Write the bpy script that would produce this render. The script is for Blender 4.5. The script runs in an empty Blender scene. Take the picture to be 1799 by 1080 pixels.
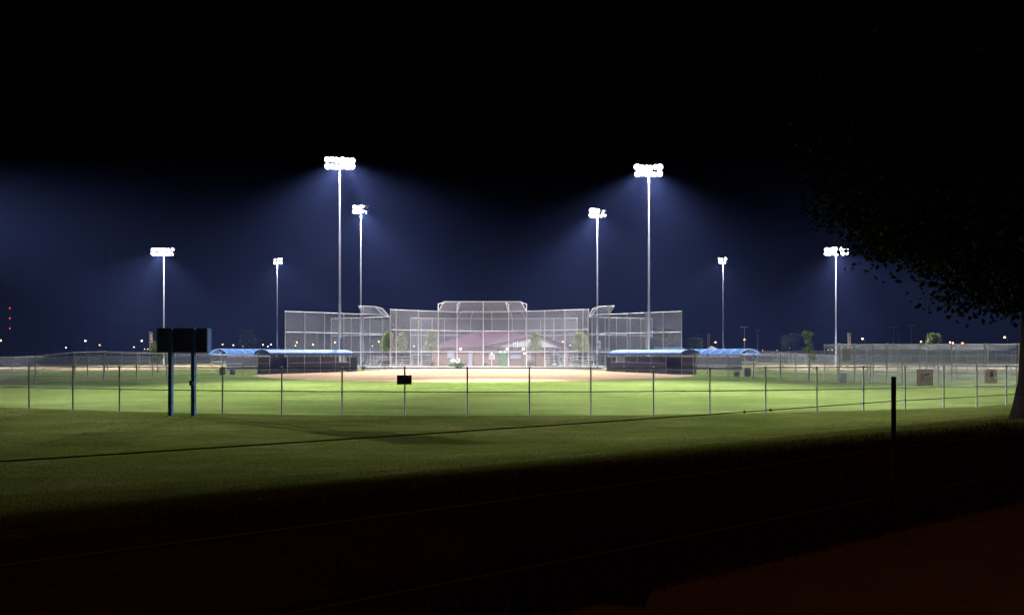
import bpy, math, random
import numpy as np
from mathutils import Vector, Matrix
random.seed(7); np.random.seed(7)
R = math.radians
SC = bpy.context.scene
COL = SC.collection

# ------------------------------------------------------------------ camera
F, CX, HY, CH = 1150.0, 899.5, 622.0, 2.35      # focal length in photo pixels, centre column, horizon row, camera height
cam_d = bpy.data.cameras.new('camera'); cam = bpy.data.objects.new('camera', cam_d); COL.objects.link(cam)
cam_d.sensor_fit = 'HORIZONTAL'; cam_d.sensor_width = 36.0; cam_d.lens = 36.0 * F / 1799.0
cam_d.shift_y = (HY - 540.0) / 1799.0
cam_d.clip_start = 0.05; cam_d.clip_end = 6000
cam.location = (0, 0, CH); cam.rotation_euler = (R(90), 0, 0)
SC.camera = cam

# ------------------------------------------------------------------ world (night) and exposure
W = bpy.data.worlds.new('World'); SC.world = W; W.use_nodes = True
wn = W.node_tree.nodes; wl = W.node_tree.links
sky = wn.new('ShaderNodeTexSky'); sky.sky_type = 'NISHITA'; sky.sun_disc = False
sky.sun_elevation = R(-6); sky.sun_rotation = R(200)
wl.new(sky.outputs['Color'], wn['Background'].inputs['Color'])
wn['Background'].inputs['Strength'].default_value = 0.05
SC.view_settings.view_transform = 'Standard'; SC.view_settings.look = 'None'
SC.view_settings.exposure = 0.0; SC.view_settings.gamma = 1.0
SC.view_settings.use_curve_mapping = False
cy = SC.cycles
cy.use_denoising = True
try: cy.denoiser = 'OPENIMAGEDENOISE'
except Exception: pass
cy.max_bounces = 5; cy.diffuse_bounces = 2; cy.glossy_bounces = 2; cy.volume_bounces = 0
cy.transmission_bounces = 2; cy.transparent_max_bounces = 40
cy.sample_clamp_indirect = 2.0; cy.caustics_reflective = False; cy.caustics_refractive = False
cy.use_light_tree = True

LIGHT_K = 1.12
HAZE_DENSITY = 0.00022
HAZE_COLOR = (0.25, 0.36, 1.0)

# ------------------------------------------------------------------ helpers
def gx(x, D): return (x - CX) / F * D
def gz(y, D): return CH - (y - HY) / F * D
def Dg(y): return CH * F / (y - HY)
def G(x, y):                     # photo pixel on the flat field -> (X, Y)
    D = Dg(y); return (gx(x, D), D)
NX, NY = -0.505, 0.863           # across the cable fence, towards the field
def smooth(t):
    t = np.clip(t, 0, 1); return t * t * (3 - 2 * t)
PROF_S = np.array([-1e5, 3.45, 3.80, 4.06, 4.36, 4.58, 4.82, 6.5, 10.0, 13.5, 15.0, 1e5])
PROF_Z = np.array([0.75, 0.75, 0.80, 0.90, 1.20, 1.325, 1.32, 1.02, 0.42, 0.04, 0.0, 0.0])
def ground_z(X, Y):
    s = NX * np.asarray(X) + NY * np.asarray(Y)
    return np.interp(s, PROF_S, PROF_Z)

def tag(o, label=None, cat=None, group=None, kind=None):
    if label: o['label'] = label
    if cat: o['category'] = cat
    if group: o['group'] = group
    if kind: o['kind'] = kind
    return o
def empty(name, loc, label=None, cat=None, group=None):
    o = bpy.data.objects.new(name, None); COL.objects.link(o); o.location = loc
    o.empty_display_size = 0.2
    return tag(o, label, cat, group)
def wloc(o):
    v = Vector((0, 0, 0))
    while o is not None:
        v += Vector(o.location); o = o.parent
    return v
def place(name, me, parent=None, loc=(0, 0, 0)):      # loc in world metres
    o = bpy.data.objects.new(name, me); COL.objects.link(o)
    if parent is not None:
        o.parent = parent; o.location = Vector(loc) - wloc(parent)
    else: o.location = loc
    return o

class MB:
    def __init__(s): s.v = []; s.f = []; s.uv = []; s.sm = []
    def face(s, pts, smooth=False, uv=None):
        b = len(s.v); s.v += [tuple(p) for p in pts]; s.f.append(list(range(b, b + len(pts))))
        s.sm.append(smooth); s.uv.append(uv)
    def add(s, vs, fs, smooth=False):
        b = len(s.v); s.v += [tuple(p) for p in vs]
        for f in fs: s.f.append([b + i for i in f]); s.sm.append(smooth); s.uv.append(None)
    def box(s, c, d, rz=0.0, M=None):
        x, y, z = d[0] / 2, d[1] / 2, d[2] / 2
        vs = [Vector((i * x, j * y, k * z)) for k in (-1, 1) for j in (-1, 1) for i in (-1, 1)]
        T = (M if M is not None else Matrix.Rotation(rz, 3, 'Z'))
        vs = [T @ v + Vector(c) for v in vs]
        s.add(vs, [(0, 2, 3, 1), (4, 5, 7, 6), (0, 1, 5, 4), (2, 6, 7, 3), (0, 4, 6, 2), (1, 3, 7, 5)])
    def beam(s, a, b, w, h):            # box along a-b, w across, h in height
        a, b = Vector(a), Vector(b); d = b - a; L = d.length
        if L < 1e-6: return
        x = d / L; up = Vector((0, 0, 1))
        if abs(x.z) > 0.98: up = Vector((0, 1, 0))
        y = up.cross(x).normalized(); z = x.cross(y)
        M = Matrix((x, y, z)).transposed()
        s.box((a + b) / 2, (L, w, h), M=M)
    def tube(s, a, b, r, r2=None, n=6, cap=True):
        a, b = Vector(a), Vector(b); d = b - a
        if d.length < 1e-6: return
        r2 = r if r2 is None else r2
        x = d.normalized(); up = Vector((0, 0, 1)) if abs(x.z) < 0.95 else Vector((1, 0, 0))
        y = up.cross(x).normalized(); z = x.cross(y)
        vs = []
        for p, rr in ((a, r), (b, r2)):
            for i in range(n):
                t = 2 * math.pi * i / n; vs.append(p + (y * math.cos(t) + z * math.sin(t)) * rr)
        s.add(vs, [(i, (i + 1) % n, n + (i + 1) % n, n + i) for i in range(n)], True)
        if cap:
            s.add(vs[:n], [tuple(range(n - 1, -1, -1))]); s.add(vs[n:], [tuple(range(n))])
    def lathe(s, prof, c=(0, 0, 0), n=12):      # prof: (r, z)
        vs = []
        for r, z in prof:
            for i in range(n):
                t = 2 * math.pi * i / n; vs.append((c[0] + r * math.cos(t), c[1] + r * math.sin(t), c[2] + z))
        fs = []
        for k in range(len(prof) - 1):
            for i in range(n):
                j = (i + 1) % n; fs.append((k * n + i, k * n + j, (k + 1) * n + j, (k + 1) * n + i))
        s.add(vs, fs, True)
        s.add(vs[:n], [tuple(range(n - 1, -1, -1))]); s.add(vs[-n:], [tuple(range(n))])
    def sphere(s, c, r, n=10, m=6, sq=(1, 1, 1)):
        vs = []; fs = []
        for k in range(m + 1):
            p = math.pi * k / m
            for i in range(n):
                t = 2 * math.pi * i / n
                vs.append((c[0] + r * sq[0] * math.sin(p) * math.cos(t), c[1] + r * sq[1] * math.sin(p) * math.sin(t), c[2] + r * sq[2] * math.cos(p)))
        for k in range(m):
            for i in range(n):
                j = (i + 1) % n; fs.append((k * n + i, (k + 1) * n + i, (k + 1) * n + j, k * n + j))
        s.add(vs, fs, True)
    def mesh(s, name, mat, off=(0, 0, 0)):
        me = bpy.data.meshes.new(name)
        o = Vector(off)
        me.from_pydata([tuple(Vector(v) - o) for v in s.v], [], s.f)
        me.polygons.foreach_set('use_smooth', s.sm)
        if any(u is not None for u in s.uv):
            lay = me.uv_layers.new(name='UVMap'); k = 0
            for f, u in zip(s.f, s.uv):
                for i in range(len(f)):
                    lay.data[k].uv = u[i] if u else (0, 0); k += 1
        if mat is not None: me.materials.append(mat)
        me.update(); return me
    def build(s, name, mat, parent=None, base=None):   # vertices are in world metres; origin put at parent or base
        off = wloc(parent) if parent is not None else Vector(base if base is not None else (0, 0, 0))
        me = s.mesh(name, mat, off)
        o = bpy.data.objects.new(name, me); COL.objects.link(o)
        if parent is not None: o.parent = parent
        else: o.location = off
        return o

# ------------------------------------------------------------------ materials
MATS = {}
def mat(name, col, rough=0.6, metal=0.0, var=0.15, scale=3.0, bump=0.0, bscale=None, col2=None, spec=0.4, coords='Object', stretch=None):
    m = bpy.data.materials.new(name); m.use_nodes = True; MATS[name] = m
    nt = m.node_tree; n = nt.nodes; l = nt.links; b = n['Principled BSDF']
    b.inputs['Roughness'].default_value = rough; b.inputs['Metallic'].default_value = metal
    b.inputs['Specular IOR Level'].default_value = spec
    tc = n.new('ShaderNodeTexCoord'); src = tc.outputs[coords]
    if stretch:
        mp = n.new('ShaderNodeMapping'); mp.inputs['Scale'].default_value = stretch; l.new(src, mp.inputs['Vector']); src = mp.outputs['Vector']
    nz = n.new('ShaderNodeTexNoise'); nz.inputs['Scale'].default_value = scale; nz.inputs['Detail'].default_value = 5; nz.inputs['Roughness'].default_value = 0.65
    l.new(src, nz.inputs['Vector'])
    rp = n.new('ShaderNodeValToRGB')
    a = [c * (1 - var) for c in col]; c2 = col2 if col2 else [min(1, c * (1 + var)) for c in col]
    rp.color_ramp.elements[0].position = 0.32; rp.color_ramp.elements[1].position = 0.68
    rp.color_ramp.elements[0].color = (*a, 1); rp.color_ramp.elements[1].color = (*c2, 1)
    l.new(nz.outputs['Fac'], rp.inputs['Fac']); l.new(rp.outputs['Color'], b.inputs['Base Color'])
    if bump > 0:
        nb = n.new('ShaderNodeTexNoise'); nb.inputs['Scale'].default_value = bscale or scale * 6; nb.inputs['Detail'].default_value = 4
        l.new(src, nb.inputs['Vector'])
        bp = n.new('ShaderNodeBump'); bp.inputs['Strength'].default_value = bump; bp.inputs['Distance'].default_value = 0.05
        l.new(nb.outputs['Fac'], bp.inputs['Height']); l.new(bp.outputs['Normal'], b.inputs['Normal'])
    return m
def emit(name, col, strength):
    m = bpy.data.materials.new(name); m.use_nodes = True; MATS[name] = m
    b = m.node_tree.nodes['Principled BSDF']; b.inputs['Base Color'].default_value = (*[c * 0.8 for c in col], 1)
    b.inputs['Emission Color'].default_value = (*col, 1); b.inputs['Emission Strength'].default_value = strength
    m.cycles.emission_sampling = 'NONE'
    return m

def ground_mat(name, stops, big=0.05, fine=1.2, rough=0.95, bump=0.6, bsc=14.0, st=(0.6, 1.5, 1)):
    """three layers of noise: broad wear patches, mid mottling, fine blades; streaks across the mowing direction"""
    m = bpy.data.materials.new(name); m.use_nodes = True; MATS[name] = m
    nt = m.node_tree; n = nt.nodes; l = nt.links; b = n['Principled BSDF']
    b.inputs['Roughness'].default_value = rough; b.inputs['Specular IOR Level'].default_value = 0.0
    geo = n.new('ShaderNodeNewGeometry')
    def noise(sc, det=4, rg=0.6, st=(1, 1, 1)):
        mp = n.new('ShaderNodeMapping'); mp.inputs['Scale'].default_value = st; l.new(geo.outputs['Position'], mp.inputs['Vector'])
        z = n.new('ShaderNodeTexNoise'); z.inputs['Scale'].default_value = sc; z.inputs['Detail'].default_value = det; z.inputs['Roughness'].default_value = rg
        l.new(mp.outputs['Vector'], z.inputs['Vector']); return z.outputs['Fac']
    def math_(op, a, c):
        q = n.new('ShaderNodeMath'); q.operation = op
        for i, v in enumerate((a, c)):
            if isinstance(v, (int, float)): q.inputs[i].default_value = v
            else: l.new(v, q.inputs[i])
        return q.outputs[0]
    A = noise(big, 5, 0.62, (1, 1.6, 1)); B = noise(fine, 5, 0.7, st); C = noise(bsc, 3, 0.7, st)
    f = math_('ADD', math_('MULTIPLY', A, 0.38), math_('ADD', math_('MULTIPLY', B, 0.3), math_('MULTIPLY', C, 0.32)))
    rp = n.new('ShaderNodeValToRGB'); l.new(f, rp.inputs['Fac'])
    e = rp.color_ramp.elements
    while len(e) < len(stops): e.new(0.5)
    for i, (p, c) in enumerate(stops): e[i].position = p; e[i].color = (*c, 1)
    l.new(rp.outputs['Color'], b.inputs['Base Color'])
    bp = n.new('ShaderNodeBump'); bp.inputs['Strength'].default_value = bump; bp.inputs['Distance'].default_value = 0.06
    l.new(math_('ADD', B, math_('MULTIPLY', C, 0.8)), bp.inputs['Height']); l.new(bp.outputs['Normal'], b.inputs['Normal'])
    return m

M = {}
M['field'] = ground_mat('mown_field_grass', [(0.42, (0.066, 0.104, 0.017)), (0.5, (0.110, 0.156, 0.034)), (0.58, (0.168, 0.212, 0.064))], big=0.07, fine=0.7, bump=0.9, bsc=6.0, st=(0.4, 1.7, 1))
M['rough'] = ground_mat('rough_verge_grass', [(0.41, (0.044, 0.064, 0.011)), (0.5, (0.070, 0.090, 0.019)), (0.60, (0.125, 0.122, 0.042))], big=0.2, fine=1.3, bump=0.8, bsc=13.0, st=(0.5, 1.6, 1))
M['dirt'] = ground_mat('infield_dirt', [(0.38, (0.28, 0.190, 0.112)), (0.5, (0.36, 0.250, 0.152)), (0.62, (0.43, 0.31, 0.20))], big=0.08, fine=0.6, bump=0.25)
M['path'] = ground_mat('path_concrete', [(0.35, (0.13, 0.10, 0.085)), (0.5, (0.165, 0.125, 0.105)), (0.68, (0.21, 0.165, 0.14))], big=0.5, fine=3.0, bump=0.3, bsc=40)
M['bankshade'] = ground_mat('bank_shade_ground', [(0.35, (0.018, 0.013, 0.008)), (0.5, (0.028, 0.021, 0.012)), (0.68, (0.045, 0.034, 0.018))], big=0.5, fine=3.0, bump=0.7, bsc=30)  # near-black colour stands in for unlit grass behind the crest
M['galv'] = mat('galvanised_steel', (0.74, 0.74, 0.79), 0.5, 0.0, 0.12, 4.0)
M['dullsteel'] = mat('weathered_steel', (0.30, 0.30, 0.31), 0.6, 0.3, 0.2, 5.0)
M['rust'] = mat('rusty_post_steel', (0.012, 0.008, 0.006), 0.95, 0.0, 0.4, 14.0, 0.3, spec=0.05)
M['cable'] = mat('rusty_cable', (0.055, 0.026, 0.017), 0.75, 0.1, 0.3, 20.0)
M['blue'] = mat('blue_painted_steel', (0.035, 0.11, 0.30), 0.45, 0.1, 0.2, 4.0)
M['roofblue'] = mat('blue_dugout_roof', (0.055, 0.135, 0.34), 0.65, 0.0, 0.3, 2.2)
M['black'] = mat('black_panel', (0.012, 0.011, 0.009), 0.7, 0.0, 0.3, 3.0)
M['screen'] = mat('black_windscreen', (0.035, 0.035, 0.042), 0.85, 0.0, 0.35, 8.0)
M['block'] = mat('concrete_block', (0.33, 0.29, 0.26), 0.9, 0.0, 0.18, 2.0, 0.2)
M['darkblock'] = mat('dugout_block', (0.10, 0.085, 0.08), 0.9, 0.0, 0.25, 2.0, 0.2)
M['concrete'] = mat('pale_concrete', (0.52, 0.50, 0.47), 0.9, 0.0, 0.15, 1.5, 0.2)
M['brick'] = mat('brown_brick', (0.20, 0.125, 0.095), 0.9, 0.0, 0.25, 6.0, 0.2)
M['maroon'] = mat('maroon_roof', (0.075, 0.034, 0.055), 0.6, 0.0, 0.15, 1.0)
M['siding'] = mat('grey_siding', (0.40, 0.38, 0.42), 0.8, 0.0, 0.1, 1.0)
M['greydoor'] = mat('grey_blue_paint', (0.34, 0.36, 0.45), 0.5, 0.0, 0.1, 2.0)
M['white'] = mat('white_paint', (0.75, 0.75, 0.75), 0.5, 0.0, 0.08, 2.0)
M['alu'] = mat('aluminium_plank', (0.62, 0.62, 0.63), 0.4, 0.4, 0.1, 3.0)
M['green'] = mat('green_paint', (0.10, 0.20, 0.09), 0.6, 0.0, 0.25, 3.0)
M['dgreen'] = mat('dark_green_paint', (0.03, 0.08, 0.04), 0.5, 0.0, 0.25, 3.0)
M['yellow'] = mat('yellow_paint', (0.80, 0.60, 0.20), 0.55, 0.0, 0.15, 3.0)
M['tyre'] = mat('black_rubber', (0.02, 0.02, 0.02), 0.8, 0.0, 0.2, 6.0)
M['bark'] = mat('tree_bark', (0.020, 0.015, 0.012), 0.95, 0.0, 0.4, 6.0, 0.8, 18.0, stretch=(1, 1, 0.25))
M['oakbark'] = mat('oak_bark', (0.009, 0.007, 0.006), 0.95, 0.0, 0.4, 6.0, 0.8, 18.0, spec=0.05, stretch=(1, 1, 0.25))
M['ltblue'] = mat('light_blue_board', (0.30, 0.45, 0.75), 0.5, 0.0, 0.1, 2.0)
M['tan'] = mat('tan_plywood', (0.36, 0.28, 0.18), 0.8, 0.0, 0.2, 4.0)
M['navy'] = mat('navy_print', (0.02, 0.03, 0.085), 0.8, 0.0, 0.2, 6.0)
M['ink'] = mat('black_print', (0.012, 0.012, 0.012), 0.7, 0.0, 0.1, 6.0)
M['boxgrey'] = mat('grey_cabinet', (0.28, 0.30, 0.34), 0.5, 0.2, 0.15, 4.0)
M['flood'] = emit('floodlight_lens', (1.0, 0.98, 1.0), 14.0)
M['walllamp'] = emit('wall_lamp_globe', (1.0, 0.86, 0.5), 9.0)
M['lampwhite'] = emit('street_lamp_white', (1.0, 0.84, 0.6), 11.0)
M['lamporange'] = emit('street_lamp_sodium', (1.0, 0.48, 0.16), 14.0)
M['lampred'] = emit('mast_lamp_red', (1.0, 0.06, 0.03), 8.0)
M['lamppath'] = emit('path_lamp_sodium', (1.0, 0.40, 0.10), 4.0)

def leaf_mat(name, c1, c2, trans=0.3, spec=0.2):
    m = bpy.data.materials.new(name); m.use_nodes = True
    nt = m.node_tree; n = nt.nodes; l = nt.links; b = n['Principled BSDF']
    geo = n.new('ShaderNodeNewGeometry'); rp = n.new('ShaderNodeValToRGB')
    rp.color_ramp.elements[0].color = (*c1, 1); rp.color_ramp.elements[1].color = (*c2, 1)
    l.new(geo.outputs['Random Per Island'], rp.inputs['Fac']); l.new(rp.outputs['Color'], b.inputs['Base Color'])
    b.inputs['Roughness'].default_value = 0.65; b.inputs['Specular IOR Level'].default_value = spec
    tr = n.new('ShaderNodeBsdfTranslucent'); l.new(rp.outputs['Color'], tr.inputs['Color'])
    mx = n.new('ShaderNodeMixShader'); mx.inputs['Fac'].default_value = trans
    l.new(b.outputs['BSDF'], mx.inputs[1]); l.new(tr.outputs['BSDF'], mx.inputs[2])
    l.new(mx.outputs['Shader'], n['Material Output'].inputs['Surface'])
    return m
M['leaf'] = leaf_mat('tree_leaf', (0.10, 0.15, 0.03), (0.29, 0.35, 0.09), 0.45)
M['leafdark'] = leaf_mat('dark_tree_leaf', (0.03, 0.05, 0.03), (0.07, 0.10, 0.06))
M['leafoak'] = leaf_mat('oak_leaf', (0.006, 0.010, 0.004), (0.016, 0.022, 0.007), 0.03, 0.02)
M['shrub'] = leaf_mat('shrub_leaf', (0.08, 0.09, 0.02), (0.22, 0.19, 0.06))
M['banner'] = leaf_mat('faded_banner_cloth', (0.36, 0.31, 0.20), (0.42, 0.36, 0.24), 0.6)
M['orange'] = leaf_mat('orange_print', (0.40, 0.12, 0.04), (0.44, 0.15, 0.05), 0.6)
M['blade'] = leaf_mat('grass_blade', (0.048, 0.068, 0.009), (0.10, 0.105, 0.018), 0.2, 0.0)
M['bladeshade'] = leaf_mat('shaded_grass_blade', (0.014, 0.014, 0.005), (0.035, 0.026, 0.010), 0.1, 0.0)  # verge blade made darker, the bank's shade put into its colour

def link_mat(name, wire, pitch, col=(0.55, 0.55, 0.58)):
    """woven wire: opaque along two sets of diagonal wires, open between"""
    m = bpy.data.materials.new(name); m.use_nodes = True
    nt = m.node_tree; n = nt.nodes; l = nt.links
    n.remove(n['Principled BSDF'])
    uv = n.new('ShaderNodeUVMap'); sp = n.new('ShaderNodeSeparateXYZ'); l.new(uv.outputs['UV'], sp.inputs[0])
    def mm(op, a, b=None):
        q = n.new('ShaderNodeMath'); q.operation = op
        for i, v in enumerate((a, b)):
            if v is None: continue
            if isinstance(v, (int, float)): q.inputs[i].default_value = v
            else: l.new(v, q.inputs[i])
        return q.outputs[0]
    k = 1.0 / (pitch * 1.414)
    d1 = mm('FRACT', mm('MULTIPLY', mm('ADD', sp.outputs['X'], sp.outputs['Y']), k))
    d2 = mm('FRACT', mm('MULTIPLY', mm('SUBTRACT', sp.outputs['X'], sp.outputs['Y']), k))
    w = wire / pitch
    a = mm('MAXIMUM', mm('LESS_THAN', d1, w), mm('LESS_THAN', d2, w))
    df = n.new('ShaderNodeBsdfDiffuse'); df.inputs['Color'].default_value = (*col, 1)
    tl = n.new('ShaderNodeBsdfTranslucent'); tl.inputs['Color'].default_value = (*col, 1)
    mx = n.new('ShaderNodeMixShader'); mx.inputs['Fac'].default_value = 0.35
    l.new(df.outputs[0], mx.inputs[1]); l.new(tl.outputs[0], mx.inputs[2])
    tp = n.new('ShaderNodeBsdfTransparent')
    m2 = n.new('ShaderNodeMixShader'); l.new(a, m2.inputs['Fac']); l.new(tp.outputs[0], m2.inputs[1]); l.new(mx.outputs[0], m2.inputs[2])
    l.new(m2.outputs[0], n['Material Output'].inputs['Surface'])
    return m
M['link'] = link_mat('chain_link_mesh', 0.0042, 0.055)
M['linkheavy'] = link_mat('backstop_chain_link', 0.0046, 0.05, (0.60, 0.60, 0.64))
M['linknear'] = link_mat('thin_dark_chain_link', 0.0022, 0.055, (0.26, 0.26, 0.27))  # thinner, darker wire than the other fences, for a fainter veil
M['polesteel'] = mat('light_pole_steel', (0.13, 0.137, 0.165), 0.55, 0.0, 0.12, 2.0)
M['net'] = link_mat('cage_net', 0.0042, 0.045, (0.5, 0.5, 0.54))

# ------------------------------------------------------------------ ground, field, path
def axis(lo, hi, fine_lo, fine_hi, step):
    a = list(np.arange(fine_lo, fine_hi + 1e-6, step))
    x = fine_hi; d = step
    while x < hi: d *= 1.35; x += d; a.append(min(x, hi))
    x = fine_lo; d = step
    while x > lo: d *= 1.35; x -= d; a.insert(0, max(x, lo))
    return np.array(a)
def make_ground():
    # rows follow the bank so that its crest stays crisp; c runs along it
    s = np.unique(np.concatenate([np.arange(-6, 16, 0.22), axis(-1300, 1300, -6, 16, 1.0)]))
    c = axis(-1300, 1300, -26, 26, 0.3)
    S, Cc = np.meshgrid(s, c)
    rng = np.random.RandomState(3)
    # gentle unevenness of the bank
    wob = 0.05 * np.sin(Cc * 0.9 + 1.3) + 0.035 * np.sin(Cc * 2.3 + S) + 0.02 * np.sin(Cc * 5.1 - 2 * S)
    Sx = S + np.where((S > 3.0) & (S < 8), wob, 0)
    Z = np.interp(Sx, PROF_S, PROF_Z)
    Z += np.where((S > 3.4) & (S < 12) & (np.abs(Cc) < 40), rng.uniform(-0.008, 0.008, Z.shape), 0)
    X = NX * S + NY * Cc; Y = NY * S - NX * Cc
    vs = np.stack([X, Y, Z], -1).reshape(-1, 3)
    nr, nc = S.shape
    i = np.arange(nr * nc).reshape(nr, nc)
    q = np.stack([i[:-1, :-1], i[1:, :-1], i[1:, 1:], i[:-1, 1:]], -1).reshape(-1, 4)
    me = bpy.data.meshes.new('ground'); me.from_pydata(vs.tolist(), [], q.tolist())
    me.materials.append(M['rough']); me.materials.append(M['bankshade'])
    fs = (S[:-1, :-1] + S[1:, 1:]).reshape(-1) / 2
    me.polygons.foreach_set('material_index', ((fs < 4.55)).astype(np.int32))  # everything on the near side of the crest gets the shade-coloured ground
    if me.polygons[0].normal.z < 0: me.flip_normals()
    me.update()
    o = bpy.data.objects.new('ground', me); COL.objects.link(o)
    return tag(o, 'rough grass verge and bank reaching the far horizon', kind='structure')
make_ground()

def sheet(name, poly, z, m, label, cat=None):
    mb = MB(); mb.face([(x, y, z) for x, y in poly]); o = mb.build(name, m)
    if o.data.polygons[0].normal.z < 0: o.data.flip_normals()
    return tag(o, label, kind='structure')

FENCE = [(-275, 704), (-190, 708), (-108, 711.5), (-27, 714.5), (51, 717), (128, 719.5), (210, 722.3), (299, 725), (391, 726.8), (495, 728.3), (601, 729.3), (711, 730), (821, 730.2),
         (930, 730), (1038, 729.6), (1148, 728.8), (1247, 727.4), (1345, 725.6), (1435, 723.4), (1517, 721), (1590, 718.6), (1658, 716.2), (1716, 714), (1768, 712), (1812, 710.2), (1850, 708.5)]
FP = [G(x, y) for x, y in FENCE]
HOME = (-4.6, 98.0)
field_poly = FP + [(48, 62), (24, 76), (14, 90), (6, 103), (-16, 103), (-24, 90), (-34, 77), (-44, 62)]
sheet('outfield_grass', field_poly, 0.006, M['field'], 'mown outfield grass inside the outfield fence')
# neighbouring fields
sheet('field_grass_beside_left', [(-44.5, 62), (-36, 80), (-43, 95), (-60, 160), (-190, 165), (-190, 90), (-80, 60)], 0.005, M['field'], 'mown grass of the neighbouring field on the left')
sheet('field_grass_beside_right', [(48.5, 62), (37, 80), (38, 96), (60, 165), (190, 165), (190, 70), (90, 52)], 0.005, M['field'], 'mown grass of the neighbouring field on the right')
arc = []
for k in range(41):
    t = R(188 + (352 - 188) * k / 40); r = 25.7 + 0.12 * math.sin(k * 2.3) + 0.08 * math.sin(k * 5.1)
    arc.append((-4.2 + r * math.cos(t), 81 + r * math.sin(t) ))
dirt = arc + [(17.5, 82), (13, 92.5), (8, 100.5), (3, 105.5), (-12, 105.5), (-18, 100), (-21.5, 90), (-27, 80)]
sheet('infield_dirt', dirt, 0.012, M['dirt'], 'bare sandy dirt of the lit infield')
def blob(cx, cy, rx, ry, n=40, sd=1):
    rr = np.random.RandomState(sd); a = rr.uniform(0, 6, 4)
    return [(cx + rx * math.cos(t) * (1 + 0.03 * math.sin(3 * t + a[0]) + 0.015 * math.sin(7 * t + a[1])), cy + ry * math.sin(t) * (1 + 0.03 * math.sin(2 * t + a[2]))) for t in np.linspace(0, 2 * math.pi, n, endpoint=False)]
sheet('infield_dirt_beside_left', blob(-66, 116, 27, 20, sd=2), 0.011, M['dirt'], 'bare dirt infield of the neighbouring field on the left')
sheet('infield_dirt_beside_right', blob(60, 116, 26, 20, sd=3), 0.011, M['dirt'], 'bare dirt infield of the neighbouring field on the right')
sheet('hub_paving', [(-38, 106), (-24, 104.5), (14, 104.5), (32, 106), (30, 150), (-38, 150)], 0.009, M['concrete'], 'pale concrete paving behind the backstops')
# path beside the bank, with a ragged grass edge
def sc2w(s, c): return (NX * s + NY * c, NY * s - NX * c)
pe = []
rr = np.random.RandomState(5)
cs = np.arange(-14, 26, 0.12); off = np.cumsum(rr.uniform(-0.05, 0.05, len(cs))); off -= np.linspace(off[0], off[-1], len(cs))
for c, w in zip(cs, off): pe.append(sc2w(3.40 + 0.35 * w + 0.05 * math.sin(c * 4.1) + 0.10 * math.sin(c * 6.7 + 1) * math.sin(c * 1.9) + 0.09 * (rr.rand() - 0.5) - 0.12 * max(0, math.sin(c * 2.6 + 0.5)) ** 6, c))
pth = pe + [sc2w(-1.6, 26), sc2w(-1.6, -14)]
sheet('path', pth, 0.757, M['path'], 'worn concrete path in the dark foreground')

# ------------------------------------------------------------------ grass blades (uncountable)
def blades(name, n, smin, smax, m, h0, h1, label, dens='far', ylim=(4.2, 27)):
    rng = np.random.RandomState(11 + n % 97)
    Y = ylim[0] + (ylim[1] - ylim[0]) * rng.rand(n * 3) ** (1.1 if dens == 'far' else 1.0)
    X = (rng.rand(n * 3) * 2 - 1) * 0.86 * Y
    s = NX * X + NY * Y
    # stay outside the outfield fence
    fx = np.array([p[0] for p in FP]); fy = np.array([p[1] for p in FP])
    k = (s > smin) & (s < smax) & (Y < np.interp(X, fx, fy) + 0.1)
    X, Y, s = X[k][:n], Y[k][:n], s[k][:n]
    if smin < 3.3:
        s0 = s
    n = len(X); Z = np.interp(s, PROF_S, PROF_Z) - 0.01
    a = rng.rand(n) * 6.283; h = rng.uniform(h0, h1, n); w = rng.uniform(0.004, 0.008, n)
    lx, ly = rng.normal(0, 0.45, n) * h, rng.normal(0, 0.45, n) * h
    dx, dy = np.cos(a) * w, np.sin(a) * w
    P = np.empty((n, 3, 3))
    P[:, 0] = np.stack([X - dx, Y - dy, Z], -1); P[:, 1] = np.stack([X + dx, Y + dy, Z], -1); P[:, 2] = np.stack([X + lx, Y + ly, Z + h], -1)
    me = bpy.data.meshes.new(name)
    me.vertices.add(n * 3); me.vertices.foreach_set('co', P.reshape(-1)); me.loops.add(n * 3)
    me.loops.foreach_set('vertex_index', np.arange(n * 3, dtype=np.int32)); me.polygons.add(n)
    me.polygons.foreach_set('loop_start', np.arange(0, n * 3, 3, dtype=np.int32))
    me.materials.append(m); me.update(calc_edges=True)
    o = bpy.data.objects.new(name, me); COL.objects.link(o)
    return tag(o, label, 'grass', kind='stuff')
blades('verge_grass', 300000, 4.40, 40, M['blade'], 0.015, 0.04, 'rough grass blades on the verge outside the outfield fence')
blades('bank_grass', 70000, 3.30, 4.6, M['bladeshade'], 0.04, 0.13, 'grass on the near side of the bank, coloured dark for shade', 'near', (4.0, 16))

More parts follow.
